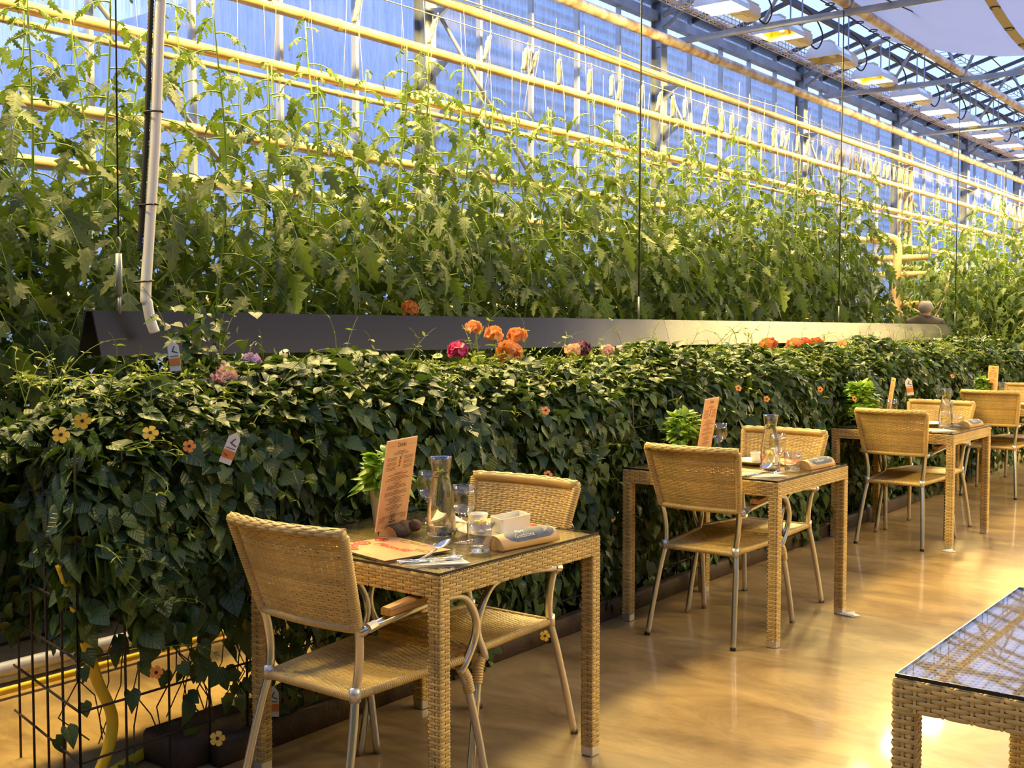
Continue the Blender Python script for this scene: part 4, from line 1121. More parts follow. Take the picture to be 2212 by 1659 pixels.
        b.add(V, F); smooth_by_angle(b.build('armrest', M['wood'], o), 40)
    return root
c0 = chair()
CH = [(-2.396, 2.110, 0, 'nearest rattan armchair with its back to the viewer at the first table'),
      (-2.43, 3.262, 180, 'rattan armchair facing the viewer on the far side of the first table'),
      (-2.445, 4.535, .6, 'rattan armchair with its back to the viewer at the second table'),
      (-2.475, 5.60, 180, 'rattan armchair facing the viewer on the far side of the second table'),
      (-2.49, 7.28, -.5, 'rattan armchair with its back to the viewer at the third table'),
      (-2.50, 8.36, 179, 'rattan armchair facing the viewer on the far side of the third table'),
      (-2.565, 9.90, 1.5, 'farthest rattan armchair seen from behind, at the last table'),
      (-2.56, 11.30, 179, 'rattan armchair behind the last table, only its back top showing at the right edge')]
for i, (x, y, a, lb) in enumerate(CH):
    o = c0 if i == 0 else copy_tree(c0)
    place(o, (x, y, 0), R(a), lb, 'rattan armchairs along the hedge')

# ------------------------------------------------------------------ hood hanging over the back of the hedge
hd = thing('hood', 'long black triangular metal hood hanging on cables behind the hedge', 'hood', (-4.37, 9, 1.28))
def hood_piece(y0, y1, dz=0):
    b = MB(); ap, ht = .030, .192; hw = .088; th = .004; z0 = 1.300 + dz
    ys = np.linspace(y0, y1, max(2, int((y1 - y0) / .25)))
    V = []; F = []
    pr = [(-hw, 0), (-ap, ht), (ap, ht), (hw, 0), (hw - th, 0), (ap * .6, ht - th), (-ap * .6, ht - th), (-hw + th, 0)]
    for y in ys:
        k = .004 * math.sin(2.3 * y) + .003 * math.sin(5.1 * y + 1)
        V += [(-4.37 + x + (k if z > 0 and z < ht else k * .6), y, z0 + z - .0045 * (y - 3)) for x, z in pr]
    m = len(pr); n = len(ys)
    F = [(m * i + j, m * i + (j + 1) % m, m * i + m + (j + 1) % m, m * i + m + j) for i in range(n - 1) for j in range(m)]
    F += [tuple(range(m - 1, -1, -1)), tuple((n - 1) * m + j for j in range(m))]
    return b.add(V, F)
for y0, y1 in ((2.77, 7.6), (7.603, 11.0), (11.003, 14.7)):
    o = unloc(hood_piece(y0, y1).build('hood_section', M['hood'], hd, smooth=False), hd)
unloc(MB().tube([(-4.37, y, 1.33 - .0045 * (y - 3)) for y in np.linspace(2.9, 14.6, 20)], .016, 8).build('grow_tube', M['pvc'], hd), hd)
for y in (7.3, 11.2, 15.15):
    t = thing('hanging_cable', {7.3: 'black hanging cable of the hood, nearer of the two long ones', 11.2: 'black hanging cable down the middle of the picture right half', 15.15: 'farthest black hanging cable near the man'}[y], 'cable', (-4.37, y, TIE))
    zb = 1.49 - .0045 * (y - 3) - TIE
    MB().tube([(0, 0, 0), (0, -.02, zb + .16)], .006, 6).build('cord', M['cable'], t)
    MB().tube([(0, -.02, zb + .17), (0, -.02, zb)], .007, 6).build('fixing', M['galv'], t)
# white conduit with corrugated black lead, at the near end of the hood
cd = thing('conduit_pole', 'white conduit pole with black lead tied to it, hanging to the hood near end', 'conduit', (-4.24, 2.98, 1.3))
P = curve_pts([(-4.22, 3.36, TIE - .03), (-4.235, 3.10, 3.2), (-4.24, 3.02, 2.2), (-4.24, 2.965, 1.60), (-4.236, 2.967, 1.53), (-4.232, 2.98, 1.45), (-4.226, 2.995, 1.40)], 8)
unloc(MB().tube(P, .023, 12).build('tube', M['pvc'], cd), cd)
b = MB(); zz = np.arange(1.75, TIE, .008)
b.tube([(-4.235 - .035 * .8 + .0, np.interp(z, P[::-1, 2], P[::-1, 1]) - .028, z) for z in zz], [.011 if i % 2 else .014 for i in range(len(zz))], 6)
unloc(b.build('corrugated_lead', M['cable'], cd), cd)
for z in (2.35, 2.85, 1.62, 1.95):
    y = np.interp(z, P[::-1, 2], P[::-1, 1]); unloc(MB().tube([(-4.245 + .05 * math.cos(a) * .8, y - .01 + .04 * math.sin(a), z + .004 * math.sin(a)) for a in np.linspace(0, 2 * PI, 13)], .004, 5).build('cable_tie', M['cable'], cd), cd)
tb = thing('turnbuckle', 'grey turnbuckle hook hanging beside the foot of the white conduit', 'turnbuckle', (-4.34, 2.90, 1.5))
MB().tube([(0, 0, .06), (0, 0, .24)], .014, 8).tube(curve_pts([(0, 0, .24), (.016, 0, .28), (0, 0, .31), (-.014, 0, .29)], 5), .004, 6).tube([(0, 0, .06), (0, 0, -.02)], .008, 6).build('body', M['galv'], tb)
MB().tube([(0, 0, .3), (0, .02, 3.0)], .004, 6).build('cord', M['cable'], tb)
tag(MB().tube(curve_pts([(-4.33, 3.15, 1.31), (-4.30, 3.3, 1.265), (-4.29, 3.5, 1.25), (-4.30, 3.7, 1.27), (-4.33, 3.85, 1.31)], 8), .010, 8).build('power_lead', M['cable']), 'black lead looping under the lower edge of the hood', 'cable')

# ------------------------------------------------------------------ things laid on the tables
def text(body, size, mat_, parent, loc, rot, shear=0.0, align='CENTER', name='lettering', ext=.0003):
    c = bpy.data.curves.new(name, 'FONT'); c.body = body; c.size = size; c.shear = shear; c.align_x = align; c.extrude = ext
    c.materials.append(mat_)
    tmp = bpy.data.objects.new(name, c); COL.objects.link(tmp)
    me = bpy.data.meshes.new_from_object(tmp.evaluated_get(bpy.context.evaluated_depsgraph_get()))
    bpy.data.objects.remove(tmp); bpy.data.curves.remove(c)
    if not me.materials: me.materials.append(mat_)
    me.name = name
    o = link(name, me, None, parent, loc); o.rotation_euler = rot
    return o
def dashes(b, cx, y, z, width, h, seed):
    """one line of print too small to read: word-long dashes"""
    rnd = random.Random(seed); x = cx - width / 2
    while x < cx + width / 2 - .002:
        wl = min(rnd.uniform(.004, .012), cx + width / 2 - x)
        b.quad((x, y, z - h / 2), (x + wl, y, z - h / 2), (x + wl, y, z + h / 2), (x, y, z + h / 2)); x += wl + .0016
def menu_card():
    root = thing('drinks_menu', 'menu', 'menu')
    W, Hh = .205, .298
    MB().box((0, 0, Hh / 2), (W, .0026, Hh), bev=.001).build('card', M['menupale'], root, smooth=False)
    for s in (-1, 1):
        MB().box((0, s * .0012, Hh / 2), (W - .008, .0008, Hh - .008)).build('print_field', M['menu'], root, smooth=False)
    for s in (1, -1):
        rz = 0 if s == 1 else PI; y = -.0018 * s
        text('Drinks', .022, M['ink'], root, (0, y, .272), (PI / 2, 0, rz), name='title')
        b = MB()
        for sg in (-1, 1): b.quad((sg * .045, y, .2765), (sg * .085, y, .2765), (sg * .085, y, .2772), (sg * .045, y, .2772))
        z = .258; lines = [(.05, 1), (.08, 0), (.095, 0)]
        k = 0
        for wd, g in ((.05, 0), (.085, 0), (.10, 0)): dashes(b, 0, y, z, wd, .0021, k); z -= .0046; k += 1
        for sg in (-1, 1):
            zz = .238
            for i in range(9):
                dashes(b, sg * .055, y, zz, .06, .0019, 50 + i + (sg > 0) * 20); zz -= .0042 if i % 3 < 2 else .0072
        z = .184
        for grp in ((.06, .13), (.09, .13, .16, .04), (.05, .03, .12, .13, .13), (.03, .15, .14, .15), (.03, .13, .08, .09, .07, .11), (.04, .12, .11, .09), (.06,), (.04, .14, .10)):
            for wd in grp: dashes(b, 0, y, z, wd, .0020, k); z -= .0044; k += 1
            z -= .0032
        for sg in (-1, 1):
            for i in range(4): dashes(b, sg * .07, y, .040 - .004 * i, .035, .0017, 90 + i)
        b.build('text_lines', M['ink'], root, smooth=False)
        MB().sphere((0, y, .222), .007, 10, 6, (1, .06, 1)).build('drawn_tomato', M['red'], root)
        d = MB(); 
        for k_, (x0, z0, x1, z1) in enumerate(((-.004, .231, .010, .243), (.010, .243, .013, .247), (0, .215, -.002, .206), (-.006, .210, -.012, .206), (.006, .230, -.006, .240))):
            d.tube([(x0, y, z0), (x1, y, z1)], .0016, 4)
        d.build('drawn_drink', M['green'], root)
        # emblem: three greenhouse arches over a bar, place name below
        e = MB()
        for k_ in range(3):
            xx = -.012 + .012 * k_
            e.tube([(xx - .006, y, .034), (xx, y, .0445), (xx + .006, y, .034)], .0013, 4)
            e.tube([(xx - .006, y, .034), (xx - .007, y, .028)], .0013, 4)
        e.tube([(-.010, y, .028), (.020, y, .029)], .0014, 4)
        e.build('emblem', M['green'], root)
        text('FRIÐHEIMAR', .0078, M['ink'], root, (0, y, .0185), (PI / 2, 0, rz), name='emblem_lettering')
    return root
def log_holder():
    root = thing('menu_log', 'log', 'card holder')
    b = MB(); n = 10; L = .135; r = .036; m = 16; V = []
    for i in range(m + 1):
        x = -L / 2 + L * i / m
        for k in range(n + 1):
            a = PI * k / n; rr = r * (1 + .05 * math.sin(9 * x * 10 + 3 * a) + .04 * math.sin(5 * a + i))
            V.append((x, rr * math.cos(a), max(0, rr * math.sin(a) * 1.0)))
    w_ = n + 1
    F = [(i * w_ + k, i * w_ + k + 1, (i + 1) * w_ + k + 1, (i + 1) * w_ + k) for i in range(m) for k in range(n)]
    F += [(i * w_, (i + 1) * w_, (i + 1) * w_ + n, i * w_ + n) for i in range(m)]
    b.add(V, F).build('bark', M['bark'], root)
    for s in (-1, 1):
        V = [(s * (L / 2 + .0006), r * .96 * math.cos(PI * k / n), r * .96 * math.sin(PI * k / n)) for k in range(n + 1)]
        MB().add(V, [tuple(range(n + 1))]).build('sawn_end', M['cut'], root, smooth=False)
    MB().sphere((L / 2 - .012, -.034, .020), .024, 12, 8, (1.15, .9, .85)).build('knot', M['bark'], root)
    return root
def carafe():
    root = thing('water_carafe', 'carafe', 'carafe')
    out = [(.0, .0), (.046, .0), (.0485, .006), (.0485, .02), (.047, .06), (.043, .105), (.037, .145), (.031, .175), (.0285, .192), (.0285, .203), (.0315, .225), (.0355, .252), (.0365, .258)]
    inn = [(r - .0022, z) for r, z in out[4:-1]][::-1] + [(.0445, .03), (.0440, .018), (.0, .016)]
    MB().lathe(out + inn, 40).build('vessel', M['tumbler'], root)
    wt = [(.0, .0165), (.0436, .0185), (.0442, .03)] + [(r - .0026, z) for r, z in out[4:10]] + [(.0290, .212), (.0, .2125)]
    MB().lathe(wt, 40).build('water', M['water'], root)
    MB().lathe([(.0, .001), (.0455, .001), (.0475, .007), (.0470, .0155), (.0, .0155)], 40).build('thick_base', M['water'], root)
    b = MB(); P = []; D = []
    for i in range(26): P.append((random.gauss(0, .008), random.gauss(0, .008), .19 + .026 * random.random())); D.append((random.gauss(0, 1), random.gauss(0, 1), random.gauss(0, 1)))
    V, F, UV = scatter(SLIM, np.array(P), np.array(D), rdir(26), np.full(26, .016))
    np_mesh('mint_sprig', V, F, M['basil'], root, uv=UV)
    return root
def wine_glass():
    root = thing('wine_glass', 'glass', 'wine glass')
    out = [(.0, .0), (.033, .0), (.033, .002), (.012, .006), (.0045, .014), (.0038, .03), (.0038, .07), (.008, .082), (.022, .092), (.033, .106), (.0385, .125), (.0382, .15), (.0335, .182)]
    inn = [(.0325, .182), (.0372, .15), (.0375, .125), (.032, .107), (.021, .0945), (.0, .0885)]
    MB().lathe(out + inn, 32).build('glass', M['tumbler'], root)
    return root
def tumbler():
    root = thing('water_tumbler', 'tumbler', 'tumbler')
    n = 32
    MB().lathe([(.0, .0), (.034, .0), (.036, .004), (.0375, .05), (.0385, .088), (.0372, .088), (.0362, .05), (.0345, .018), (.0, .016)], n).build('glass', M['tumbler'], root)
    MB().lathe([(.0, .001), (.0335, .001), (.0350, .006), (.0345, .0155), (.0, .0155)], n).build('thick_base', M['water'], root)
    return root
def plate():
    root = thing('side_plate', 'plate', 'plate')
    MB().lathe([(.0, .004), (.065, .003), (.075, .0), (.078, .003), (.112, .014), (.118, .0165), (.118, .0185), (.110, .0172), (.078, .0075), (.068, .0065), (.0, .0075)], 40).build('dish', M['china'], root)
    return root
def cup():
    root = thing('white_cup', 'cup', 'cup')
    MB().lathe([(.0, .0), (.024, .0), (.031, .03), (.035, .046), (.0335, .046), (.029, .03), (.022, .006), (.0, .005)], 28).build('bowl', M['china'], root)
    return root
def butter_bowl():
    root = thing('butter_bowl', 'bowl', 'bowl')
    MB().lathe([(.0, .0), (.02, .0), (.034, .012), (.045, .034), (.0435, .034), (.033, .014), (.019, .004), (.0, .004)], 28).build('glass', M['tumbler'], root)
    b = MB()
    for i in range(7): b.sphere((.016 * math.cos(i * 2.1), .016 * math.sin(i * 2.1), .022 + .009 * (i % 2)), .014, 8, 6)
    b.build('butter_balls', M['butter'], root)
    return root
def tray():
    root = thing('slanted_dish', 'dish', 'dish')
    b = MB(); pr = []
    def rr(hx, hy, r, z, n=5):
        out = []
        for cx_, cy_, a0 in ((hx - r, -hy + r, -PI / 2), (hx - r, hy - r, 0), (-hx + r, hy - r, PI / 2), (-hx + r, -hy + r, PI)):
            for a in np.linspace(a0, a0 + PI / 2, n): out.append((cx_ + r * math.cos(a), cy_ + r * math.sin(a), z(cy_ + r * math.sin(a))))
        return out
    L = [rr(.040, .052, .010, lambda y: 0), rr(.043, .056, .010, lambda y: .048 + .10 * (y + .055)), rr(.039, .052, .008, lambda y: .048 + .10 * (y + .055)), rr(.036, .047, .008, lambda y: .006)]
    V = sum(L, []); n = len(L[0])
    F = [(i * n + j, i * n + (j + 1) % n, (i + 1) * n + (j + 1) % n, (i + 1) * n + j) for i in range(3) for j in range(n)] + [tuple(range(n - 1, -1, -1)), tuple(3 * n + j for j in range(n))]
    smooth_by_angle(b.add(V, F).build('dish', M['china'], root), 40)
    s = MB()
    for k in range(3): s.box((.0, -.035 + .03 * k, .03), (.05, .014, .016), bev=.004)
    s.build('wrapped_pieces', M['paper'], root, smooth=False)
    return root
def name_log():
    root = thing('reservation_log', 'log', 'table sign')
    b = MB(); n = 12; L = .262; r = .047; m = 14; V = []
    def sect(y): return 1 + .04 * math.sin(18 * y) - .10 * max(0, (y - .08) / .05)
    for i in range(m + 1):
        y = -L / 2 + L * i / m
        for k in range(n + 1):
            a = PI * k / n; rr = r * sect(y); V.append((rr * math.cos(a), y, rr * .92 * math.sin(a)))
    w_ = n + 1
    F = [(i * w_ + k, i * w_ + k + 1, (i + 1) * w_ + k + 1, (i + 1) * w_ + k) for i in range(m) for k in range(n)]
    F += [(i * w_, (i + 1) * w_, (i + 1) * w_ + n, i * w_ + n) for i in range(m)]
    b.add(V, F).build('half_log', M['cut'], root)
    for s in (-1, 1):
        rr = r * sect(s * L / 2)
        MB().add([(rr * math.cos(PI * k / n), s * (L / 2 + .0005), rr * .92 * math.sin(PI * k / n)) for k in range(n + 1)], [tuple(range(n + 1))]).build('sawn_end', M['cut'], root, smooth=False)
    bk = MB(); V = []
    for i in range(m + 1):
        y = -L / 2 + .004 + (L - .008) * i / m
        for k in range(5):
            a = R(3 + 22 * k / 4); rr = r * sect(y) * 1.012; V.append((rr * math.cos(a), y, rr * .92 * math.sin(a)))
    bk.add(V, [(i * 5 + k, i * 5 + k + 1, (i + 1) * 5 + k + 1, (i + 1) * 5 + k) for i in range(m) for k in range(4)]).build('bark_edge', M['wood'], root)
    sl = MB(); V = []; N_ = 20
    for i in range(N_ + 1):
        t = -1 + 2 * i / N_; y = .012 + t * .112
        half = R(42) * math.sqrt(max(0, 1 - abs(t) ** 3))
        for k in range(9):
            a = R(62) + half * (-1 + 2 * k / 8); rr = r * sect(y) * 1.010; V.append((rr * math.cos(a), y, rr * .92 * math.sin(a)))
    sl.add(V, [(i * 9 + k, i * 9 + k + 1, (i + 1) * 9 + k + 1, (i + 1) * 9 + k) for i in range(N_) for k in range(8)]).build('slate_face', M['slate'], root)
    def lett(s, size, ang, y):
        a = R(ang); rr = r * 1.05
        q = (Matrix.Rotation(R(90) - a, 4, 'Y') @ Matrix.Rotation(R(90), 4, 'Z'))
        o = text(s, size, M['chalk'], root, (rr * math.cos(a), y, rr * .94 * math.sin(a)), (0, 0, 0), .25, 'LEFT', 'chalk_lettering')
        o.rotation_euler = q.to_euler()
    lett('Mark', .019, 66, -.050); lett('Goldstone', .021, 40, -.070); lett('2P', .022, 50, .066)
    return root
def placemat(title):
    root = thing('paper_placemat', 'placemat', 'placemat')
    MB().box((0, 0, .0012), (.30, .245, .0024), bev=.0008).build('sheet', mat('placemat_paper', (.70, .41, .18), .45, rgb2=(.64, .34, .13), nscale=8), root, smooth=False)
    MB().box((0, 0, -.0002), (.301, .246, .0014)).build('edge', M['ink'], root, smooth=False)
    def loop(b, cx, cy, rx, ry, r_=.0018): b.tube([(cx + rx * math.cos(a), cy + ry * math.sin(a), .0026) for a in np.linspace(0, 2 * PI, 17)], r_, 4, cap=False)
    t = MB()
    for cx, cy, q in ((-.118, .055, .024), (-.118, -.02, .030), (-.10, -.075, .026), (-.055, -.095, .018)):
        loop(t, cx, cy, q, q * .8, .0022)
        for k in range(4): a = k * PI / 4; t.tube([(cx - q * .6 * math.cos(a), cy - q * .5 * math.sin(a), .0026), (cx + q * .6 * math.cos(a), cy + q * .5 * math.sin(a), .0026)], .0011, 4)
    t.build('tomato_marking', M['red'], root)
    g = MB()
    for cx, cy, q in ((-.035, .095, .022), (.0, .098, .014), (.10, .04, .014), (.125, .045, .016)): loop(g, cx, cy, q * 1.4, q * .6, .0016)
    g.tube([(-.02, .095, .0026), (.045, .09, .0026), (.06, .1, .0026)], .0016, 4)
    g.build('herb_marking', M['ochre'], root)
    text(title, .046, M['red'], root, (.0, -.004, .0027), (0, 0, 0), .45, name='script_lettering')
    b = MB(); b.box((.03, -.108, .0026), (.05, .003, .0006)); b.box((.03, -.102, .0026), (.035, .002, .0006)); b.build('text_lines', M['ochre'], root, smooth=False)
    return root
def napkin():
    root = thing('paper_napkin', 'napkin', 'napkin')
    MB().poly([(-.10, -.035, 0), (.085, -.045, 0), (.07, .07, 0)], (0, 0, .003)).build('fold', M['napkin'], root, smooth=False)
    MB().poly([(-.09, -.030, .003), (.07, -.02, .003), (.068, .066, .003)], (0, 0, .0025)).build('upper_fold', M['napkin'], root, smooth=False)
    return root
def spoon_mesh(b, L=.19):
    V = []; m = 10
    prof = [(-.12, .0045), (-.05, .0032), (0, .003), (.02, .004)]
    b.tube([(x, 0, .004 + .012 * max(0, (x + .05) / .07) ** 2) for x, _ in prof], [h for _, h in prof], 6)
    rows = []
    for i in range(9):
        t = i / 8; x = .018 + .056 * t; hw = .0205 * math.sqrt(max(0.001, 1 - (2 * t - 1) ** 2)) * (1.05 - .1 * t)
        for k in range(7):
            f = -1 + k / 3; V.append((x, hw * f, .018 + .010 * t - .009 * (1 - f * f) * math.sin(PI * t)))
    return b.add(V, [(7 * i + k, 7 * i + k + 1, 7 * i + 8 + k, 7 * i + 7 + k) for i in range(8) for k in range(6)])
def cutlery(kind):
    root = thing(kind, kind, 'cutlery'); b = MB()
    if kind == 'spoon': spoon_mesh(b)
    elif kind == 'fork':
        b.tube([(-.10, 0, .004), (-.02, 0, .004), (.04, 0, .006)], [.0042, .0028, .003], 6); b.box((.052, 0, .007), (.022, .02, .002))
        for k in range(4): b.tube([(.06, -.0085 + .0057 * k, .007), (.095, -.0085 + .0057 * k, .010)], .0014, 4)
    else:
        b.tube([(-.10, 0, .004), (-.01, 0, .004)], [.005, .004], 6); b.poly([(-.01, -.004, .0035), (.085, -.007, .0035), (.105, .004, .0035), (-.01, .006, .0035)], (0, 0, .0016))
    b.build('blade' if kind == 'knife' else 'body', mat('polished_cutlery', (.8, .79, .76), .12, 1.0), root)
    return root
def basil(pot_mat, name_label, h=.12, r=.058, nleaf=150, spread=.11, size=.055, bush=False, drop=0.0):
    root = thing('basil_plant', name_label, 'potted plant')
    MB().lathe([(.0, .0), (r * .72, .0), (r * .97, h), (r, h + .004), (r * .93, h + .004), (r * .90, h - .01), (.0, h - .012)], 28).build('pot', pot_mat, root)
    st = MB(); P = []; D = []; N = []; S = []
    for k in range(9):
        a = random.uniform(0, 6.3); tip = np.array([spread * .7 * math.cos(a) * random.random(), spread * .7 * math.sin(a) * random.random(), h + spread * random.uniform(.6, 1.15)])
        st.tube([(0, 0, h - .015), tip * np.array([.5, .5, 1]) * np.array([1, 1, .7]) + np.array([0, 0, h * .25]), tip], .0022, 5)
    for i in range(nleaf):
        d = rdir(1)[0]; d[2] = abs(d[2]) * 1.1 - .32
        q = np.array([d[0] * spread * .8, d[1] * spread * .8, h + .045 + drop + d[2] * spread * .95]) * np.array([1, 1, 1])
        P.append(q * np.array([.75, .75, 1])); D.append(d * np.array([1, 1, .3]) + np.array([0, 0, .25]) + .4 * rng.standard_normal(3)); N.append(d * .5 + np.array([0, 0, 1])); S.append(size * random.uniform(.55, 1.15))
    V, F, UV = scatter(OVAL, np.array(P), np.array(D), np.array(N), np.array(S), .3)
    st.build('stems', M['stem'], root); np_mesh('leaves', V, F, M['basil'], root, uv=UV)
    return root

ORDN = ['first', 'second', 'third', 'last']
FIRST = {}
def put(kind, fn, x, y, rz, label, group=None, z=TT, tilt=None, first_label=None):
    if kind in FIRST: o = copy_tree(FIRST[kind])
    else: o = fn(); FIRST[kind] = o
    place(o, (x, y, z), R(rz), label, group)
    if tilt: o.rotation_euler = (R(tilt[0]), R(tilt[1]), R(rz))
    return o
G = dict(m='drinks cards', l='card logs', c='water carafes', w='wine glasses', t='tumblers', p='side plates', s='reservation logs', mt='placemats', n='napkins', cu='cutlery')
# first table
put('menu', menu_card, -2.560, 2.705, 104, 'orange drinks card standing in a bark log on the first table', G['m'], TT + .024, (9, 0))
put('log', log_holder, -2.555, 2.735, 104, 'bark half log holding the drinks card on the first table', G['l'])
put('carafe', carafe, -2.415, 2.790, 20, 'water carafe with a mint sprig on the first table', G['c'])
put('wine', wine_glass, -2.288, 2.750, 0, 'empty wine glass standing before the side plate on the first table', G['w'])
put('wine', wine_glass, -2.600, 2.935, 0, 'empty wine glass behind the drinks card on the first table', G['w'])
put('tumbler', tumbler, -2.150, 2.660, 0, 'low water tumbler with thick base at the front of the first table', G['t'])
put('plate', plate, -2.300, 2.915, 0, 'white side plate with dishes on the first table', G['p'])
put('cup', cup, -2.395, 2.955, 0, 'small white cup on the side plate of the first table', z=TT + .008)
put('butter', butter_bowl, -2.315, 2.875, 0, 'small glass bowl of yellow butter balls on the first side plate', z=TT + .008)
put('tray', tray, -2.262, 2.960, -25, 'slanted white dish holding wrapped pieces on the first side plate', z=TT + .008)
put('sign', name_log, -2.128, 2.845, -6, 'half log with a slate face and chalk name on the first table', G['s'])
put('mat', lambda: placemat('Matseðill'), -2.405, 2.535, -11, 'orange placemat with red script before the nearest chair', G['mt'])
put('mat', None, -2.36, 3.035, 172, 'orange placemat on the far side of the first table', G['mt'])
put('napkin', napkin, -2.150, 2.470, 52, 'folded paper napkin under the spoon at the corner of the first table', G['n'])
put('fork', lambda: cutlery('fork'), -2.165, 2.455, 55, 'fork lying on the near napkin of the first table', G['cu'], TT + .0055)
put('knife', lambda: cutlery('knife'), -2.150, 2.445, 60, 'knife lying along the edge of the near napkin on the first table', G['cu'], TT + .0055)
put('spoon', lambda: cutlery('spoon'), -2.205, 2.505, 72, 'round bowled spoon resting on the near napkin of the first table', G['cu'], TT + .0055, (0, -14))
put('napkin', None, -2.58, 3.03, 150, 'white napkin lying behind the carafe on the first table', G['n'])
basil(M['potw'], 'bushy basil in a tall pale pot behind the first drinks card').location = (-2.705, 2.835, TT)
# second table
dx, dy = -2.485, 5.073
put('menu', None, -2.700, 5.130, 98, 'orange drinks card standing on the second table above the chair back', G['m'], TT + .026, (9, 0))
put('log', None, -2.700, 5.145, 98, 'bark log under the drinks card of the second table', G['l'])
put('carafe', None, -2.305, 5.060, 0, 'water carafe behind the wine glass on the second table', G['c'])
put('wine', None, -2.215, 4.945, 0, 'wine glass before the carafe on the second table', G['w'])
put('wine', None, -2.690, 5.290, 0, 'wine glass half hidden by the drinks card of the second table', G['w'])
put('tumbler', None, -2.190, 5.055, 0, 'low tumbler right of the wine glass on the second table', G['t'])
put('plate', None, -2.440, 5.215, 0, 'white side plate with cup at the middle of the second table', G['p'])
put('cup', None, -2.450, 5.225, 0, 'white cup on the side plate of the second table', z=TT + .008)
put('butter', None, -2.39, 5.265, 0, 'small butter bowl beside the cup on the second side plate', z=TT + .008)
put('sign', None, -2.160, 5.255, -4, 'half log with slate face at the right edge of the second table', G['s'])
put('mat', None, -2.425, 4.850, -6, 'orange placemat behind the chair back at the second table', G['mt'])
put('mat', None, -2.42, 5.355, 176, 'orange placemat on the far side of the second table', G['mt'])
put('napkin', None, -2.205, 4.80, 55, 'folded napkin at the near corner of the second table', G['n'])
put('spoon', None, -2.245, 4.845, 75, 'spoon on the napkin of the second table', G['cu'], TT + .0055, (0, -12))
put('fork', None, -2.20, 4.79, 58, 'fork on the napkin of the second table', G['cu'], TT + .0055)
basil(M['potb'], 'basil in a dark pot at the hedge end of the second table', .10, .055, 150, .12, .055).location = (-2.80, 5.10, TT)
# third table
put('menu', None, -2.715, 7.86, 116, 'drinks card seen almost edge-on on the third table', G['m'], TT + .024, (8, 0))
put('log', None, -2.715, 7.875, 116, 'bark log under the edge-on drinks card of the third table', G['l'])
put('carafe', None, -2.315, 7.85, 0, 'water carafe behind the wine glass on the third table', G['c'])
put('wine', None, -2.275, 7.745, 0, 'wine glass before the carafe on the third table', G['w'])
put('wine', None, -2.62, 7.67, 0, 'wine glass beside the edge-on drinks card on the third table', G['w'])
put('tumbler', None, -2.235, 7.84, 0, 'low tumbler right of the carafe on the third table', G['t'])
put('plate', None, -2.45, 7.93, 0, 'side plate behind the carafe on the third table', G['p'])
put('sign', None, -2.20, 8.02, -4, 'half log with slate face on the third table', G['s'])
put('mat', None, -2.44, 7.56, -4, 'orange placemat behind the chair back at the third table', G['mt'])
put('napkin', None, -2.25, 7.53, 55, 'folded napkin at the near corner of the third table', G['n'])
basil(M['potb'], 'large bright bushy basil spilling out beside the third table', .12, .07, 260, .17, .06).location = (-2.87, 7.76, TT - .01)
# last table
put('menu', None, -2.735, 10.60, 128, 'narrow drinks card above the farthest chair back on the last table', G['m'], TT + .026, (3, 0))
put('log', None, -2.735, 10.61, 128, 'bark log under the farthest drinks card', G['l'])
put('wine', None, -2.66, 10.64, 0, 'wine glass right of the farthest drinks card', G['w'])
put('plate', None, -2.35, 10.35, 0, 'side plate on the last table', G['p'])
pt = basil(mat('tan_pot', (.42, .30, .2), .6), 'small plant in a tan pot left of the farthest drinks card', .10, .06, 90, .09, .05); pt.location = (-2.82, 10.62, TT)

# on the floor
pw = MB().poly([(-.05, -.02, 0), (.03, -.035, 0), (.06, .0, 0), (.02, .03, 0), (-.03, .02, 0)], (0, 0, .006)); pw.poly([(-.04, -.01, .006), (.04, -.03, .008), (.03, .01, .018)], (0, 0, .002))
o = pw.build('paper_wedge', M['paper'], smooth=False); tag(o, 'crumpled paper wedge under the right foot of the second table', 'paper'); o.location = (-2.055, 5.44, .001)
q = pw.build('paper_wedge', M['paper'], smooth=False); tag(q, 'crumpled paper bit beside the near foot of the third table', 'paper'); q.location = (-2.14, 7.37, .001); q.scale = (.8, .8, .8)

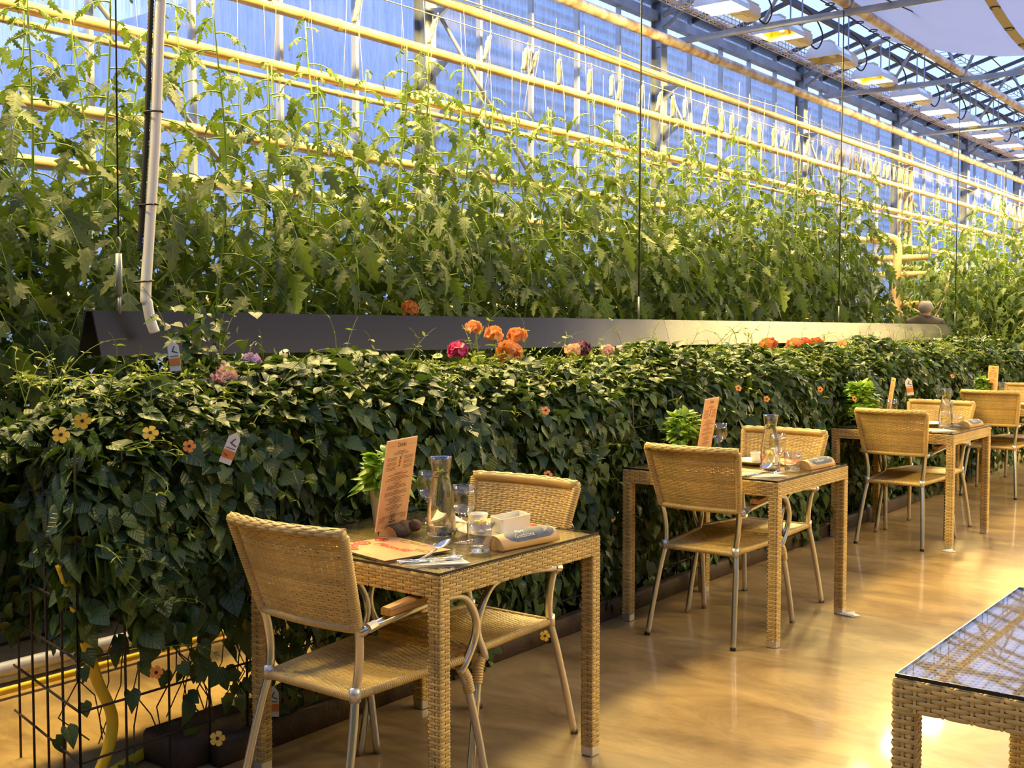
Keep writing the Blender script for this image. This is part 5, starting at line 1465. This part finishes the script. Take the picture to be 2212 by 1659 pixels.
# ------------------------------------------------------------------ the man beyond the far end of the hood
def man():
    root = thing('person', 'man seen from behind with short grey hair and dark jacket beyond the black hood', 'person', (-4.66, 14.86, 0), R(8))
    def skin(name, verts, edges, radii, m, rootv=0):
        me = bpy.data.meshes.new(name); me.from_pydata(verts, edges, []); o = link(name, me, m, root)
        s = o.modifiers.new('skin', 'SKIN'); s.use_smooth_shade = True
        for i, r_ in enumerate(radii): o.data.skin_vertices[0].data[i].radius = r_ if hasattr(r_, '__len__') else (r_, r_)
        o.data.skin_vertices[0].data[rootv].use_root = True
        o.modifiers.new('sub', 'SUBSURF').levels = 2; o.modifiers['sub'].render_levels = 2
        return o
    # body: pelvis, spine, neck, head, arms, legs in one skin
    Vb = [(0, 0, .95), (0, 0, 1.12), (0, -.01, 1.32), (0, -.01, 1.44), (0, .0, 1.52), (0, .015, 1.585), (0, .02, 1.66), (0, .015, 1.73),
          (-.10, 0, .88), (-.11, .02, .48), (-.11, -.01, .08), (-.12, .10, .035), (.10, 0, .88), (.11, .0, .48), (.11, -.02, .08), (.12, .09, .035),
          (-.19, -.01, 1.42), (-.24, -.02, 1.14), (-.23, .08, .92), (-.22, .12, .83), (.19, -.01, 1.42), (.24, -.02, 1.14), (.23, .08, .92), (.22, .12, .83)]
    Eb = [(0, 1), (1, 2), (2, 3), (3, 4), (4, 5), (5, 6), (6, 7), (0, 8), (8, 9), (9, 10), (10, 11), (0, 12), (12, 13), (13, 14), (14, 15), (3, 16), (16, 17), (17, 18), (18, 19), (3, 20), (20, 21), (21, 22), (22, 23)]
    Rb = [(.15, .11), (.14, .10), (.16, .11), (.10, .08), .055, .07, (.082, .098), (.06, .075), .085, .058, .042, .035, .085, .058, .042, .035, .06, .045, .034, .03, .06, .045, .034, .03]
    skin('body', Vb, Eb, Rb, M['skin'])
    for s in (-1, 1): MB().sphere((s * .084, .02, 1.645), .034, 10, 8, (.35, .6, 1)).build('ear', M['skin'], root)
    MB().sphere((0, .118, 1.635), .018, 8, 6, (.8, 1.2, 1.4)).build('nose', M['skin'], root)
    for s in (-1, 1): MB().sphere((s * .03, .105, 1.665), .010, 8, 6).build('eye', M['eye'], root)
    MB().box((0, .112, 1.595), (.045, .012, .008), bev=.003).build('mouth', M['red'], root)
    h = MB(); V = []; n = 18
    for i in range(9):
        t = i / 8; zc = 1.60 + .14 * t
        for k in range(n):
            a = 2 * PI * k / n; c_, s_ = math.cos(a), math.sin(a)
            front = max(0, s_) * (1 - .55 * t)
            rr = math.sqrt(max(0, 1 - ((zc - 1.66) / .098) ** 2))
            V.append((.087 * rr * c_, .012 + (.102 * rr * s_ if s_ < .2 else .06 * rr * s_), zc - .002))
    h.add(V, [(i * n + k, i * n + (k + 1) % n, (i + 1) * n + (k + 1) % n, (i + 1) * n + k) for i in range(8) for k in range(n)])
    h.build('hair', M['hair'], root)
    Vj = [(0, 0, .86), (0, 0, 1.10), (0, -.01, 1.32), (0, -.01, 1.46), (0, .0, 1.565), (-.18, -.01, 1.45), (-.245, -.02, 1.14), (-.235, .08, .93), (.18, -.01, 1.45), (.245, -.02, 1.14), (.235, .08, .93)]
    Ej = [(0, 1), (1, 2), (2, 3), (3, 4), (3, 5), (5, 6), (6, 7), (3, 8), (8, 9), (9, 10)]
    skin('jacket', Vj, Ej, [(.19, .14), (.17, .125), (.19, .13), (.15, .105), .074, .082, .06, .048, .078, .06, .048], M['jacket'])
    Vt = [(0, 0, .97), (-.10, 0, .86), (-.11, .02, .48), (-.11, -.01, .09), (.10, 0, .86), (.11, .0, .48), (.11, -.02, .09)]
    skin('trousers', Vt, [(0, 1), (1, 2), (2, 3), (0, 4), (4, 5), (5, 6)], [(.17, .125), .098, .072, .06, .098, .072, .06], M['trousers'])
    for s in (-1, 1): MB().sphere((s * .115, .06, .045), .05, 10, 8, (.9, 2.1, .85)).build('shoe', M['black'], root)
    return root
man()
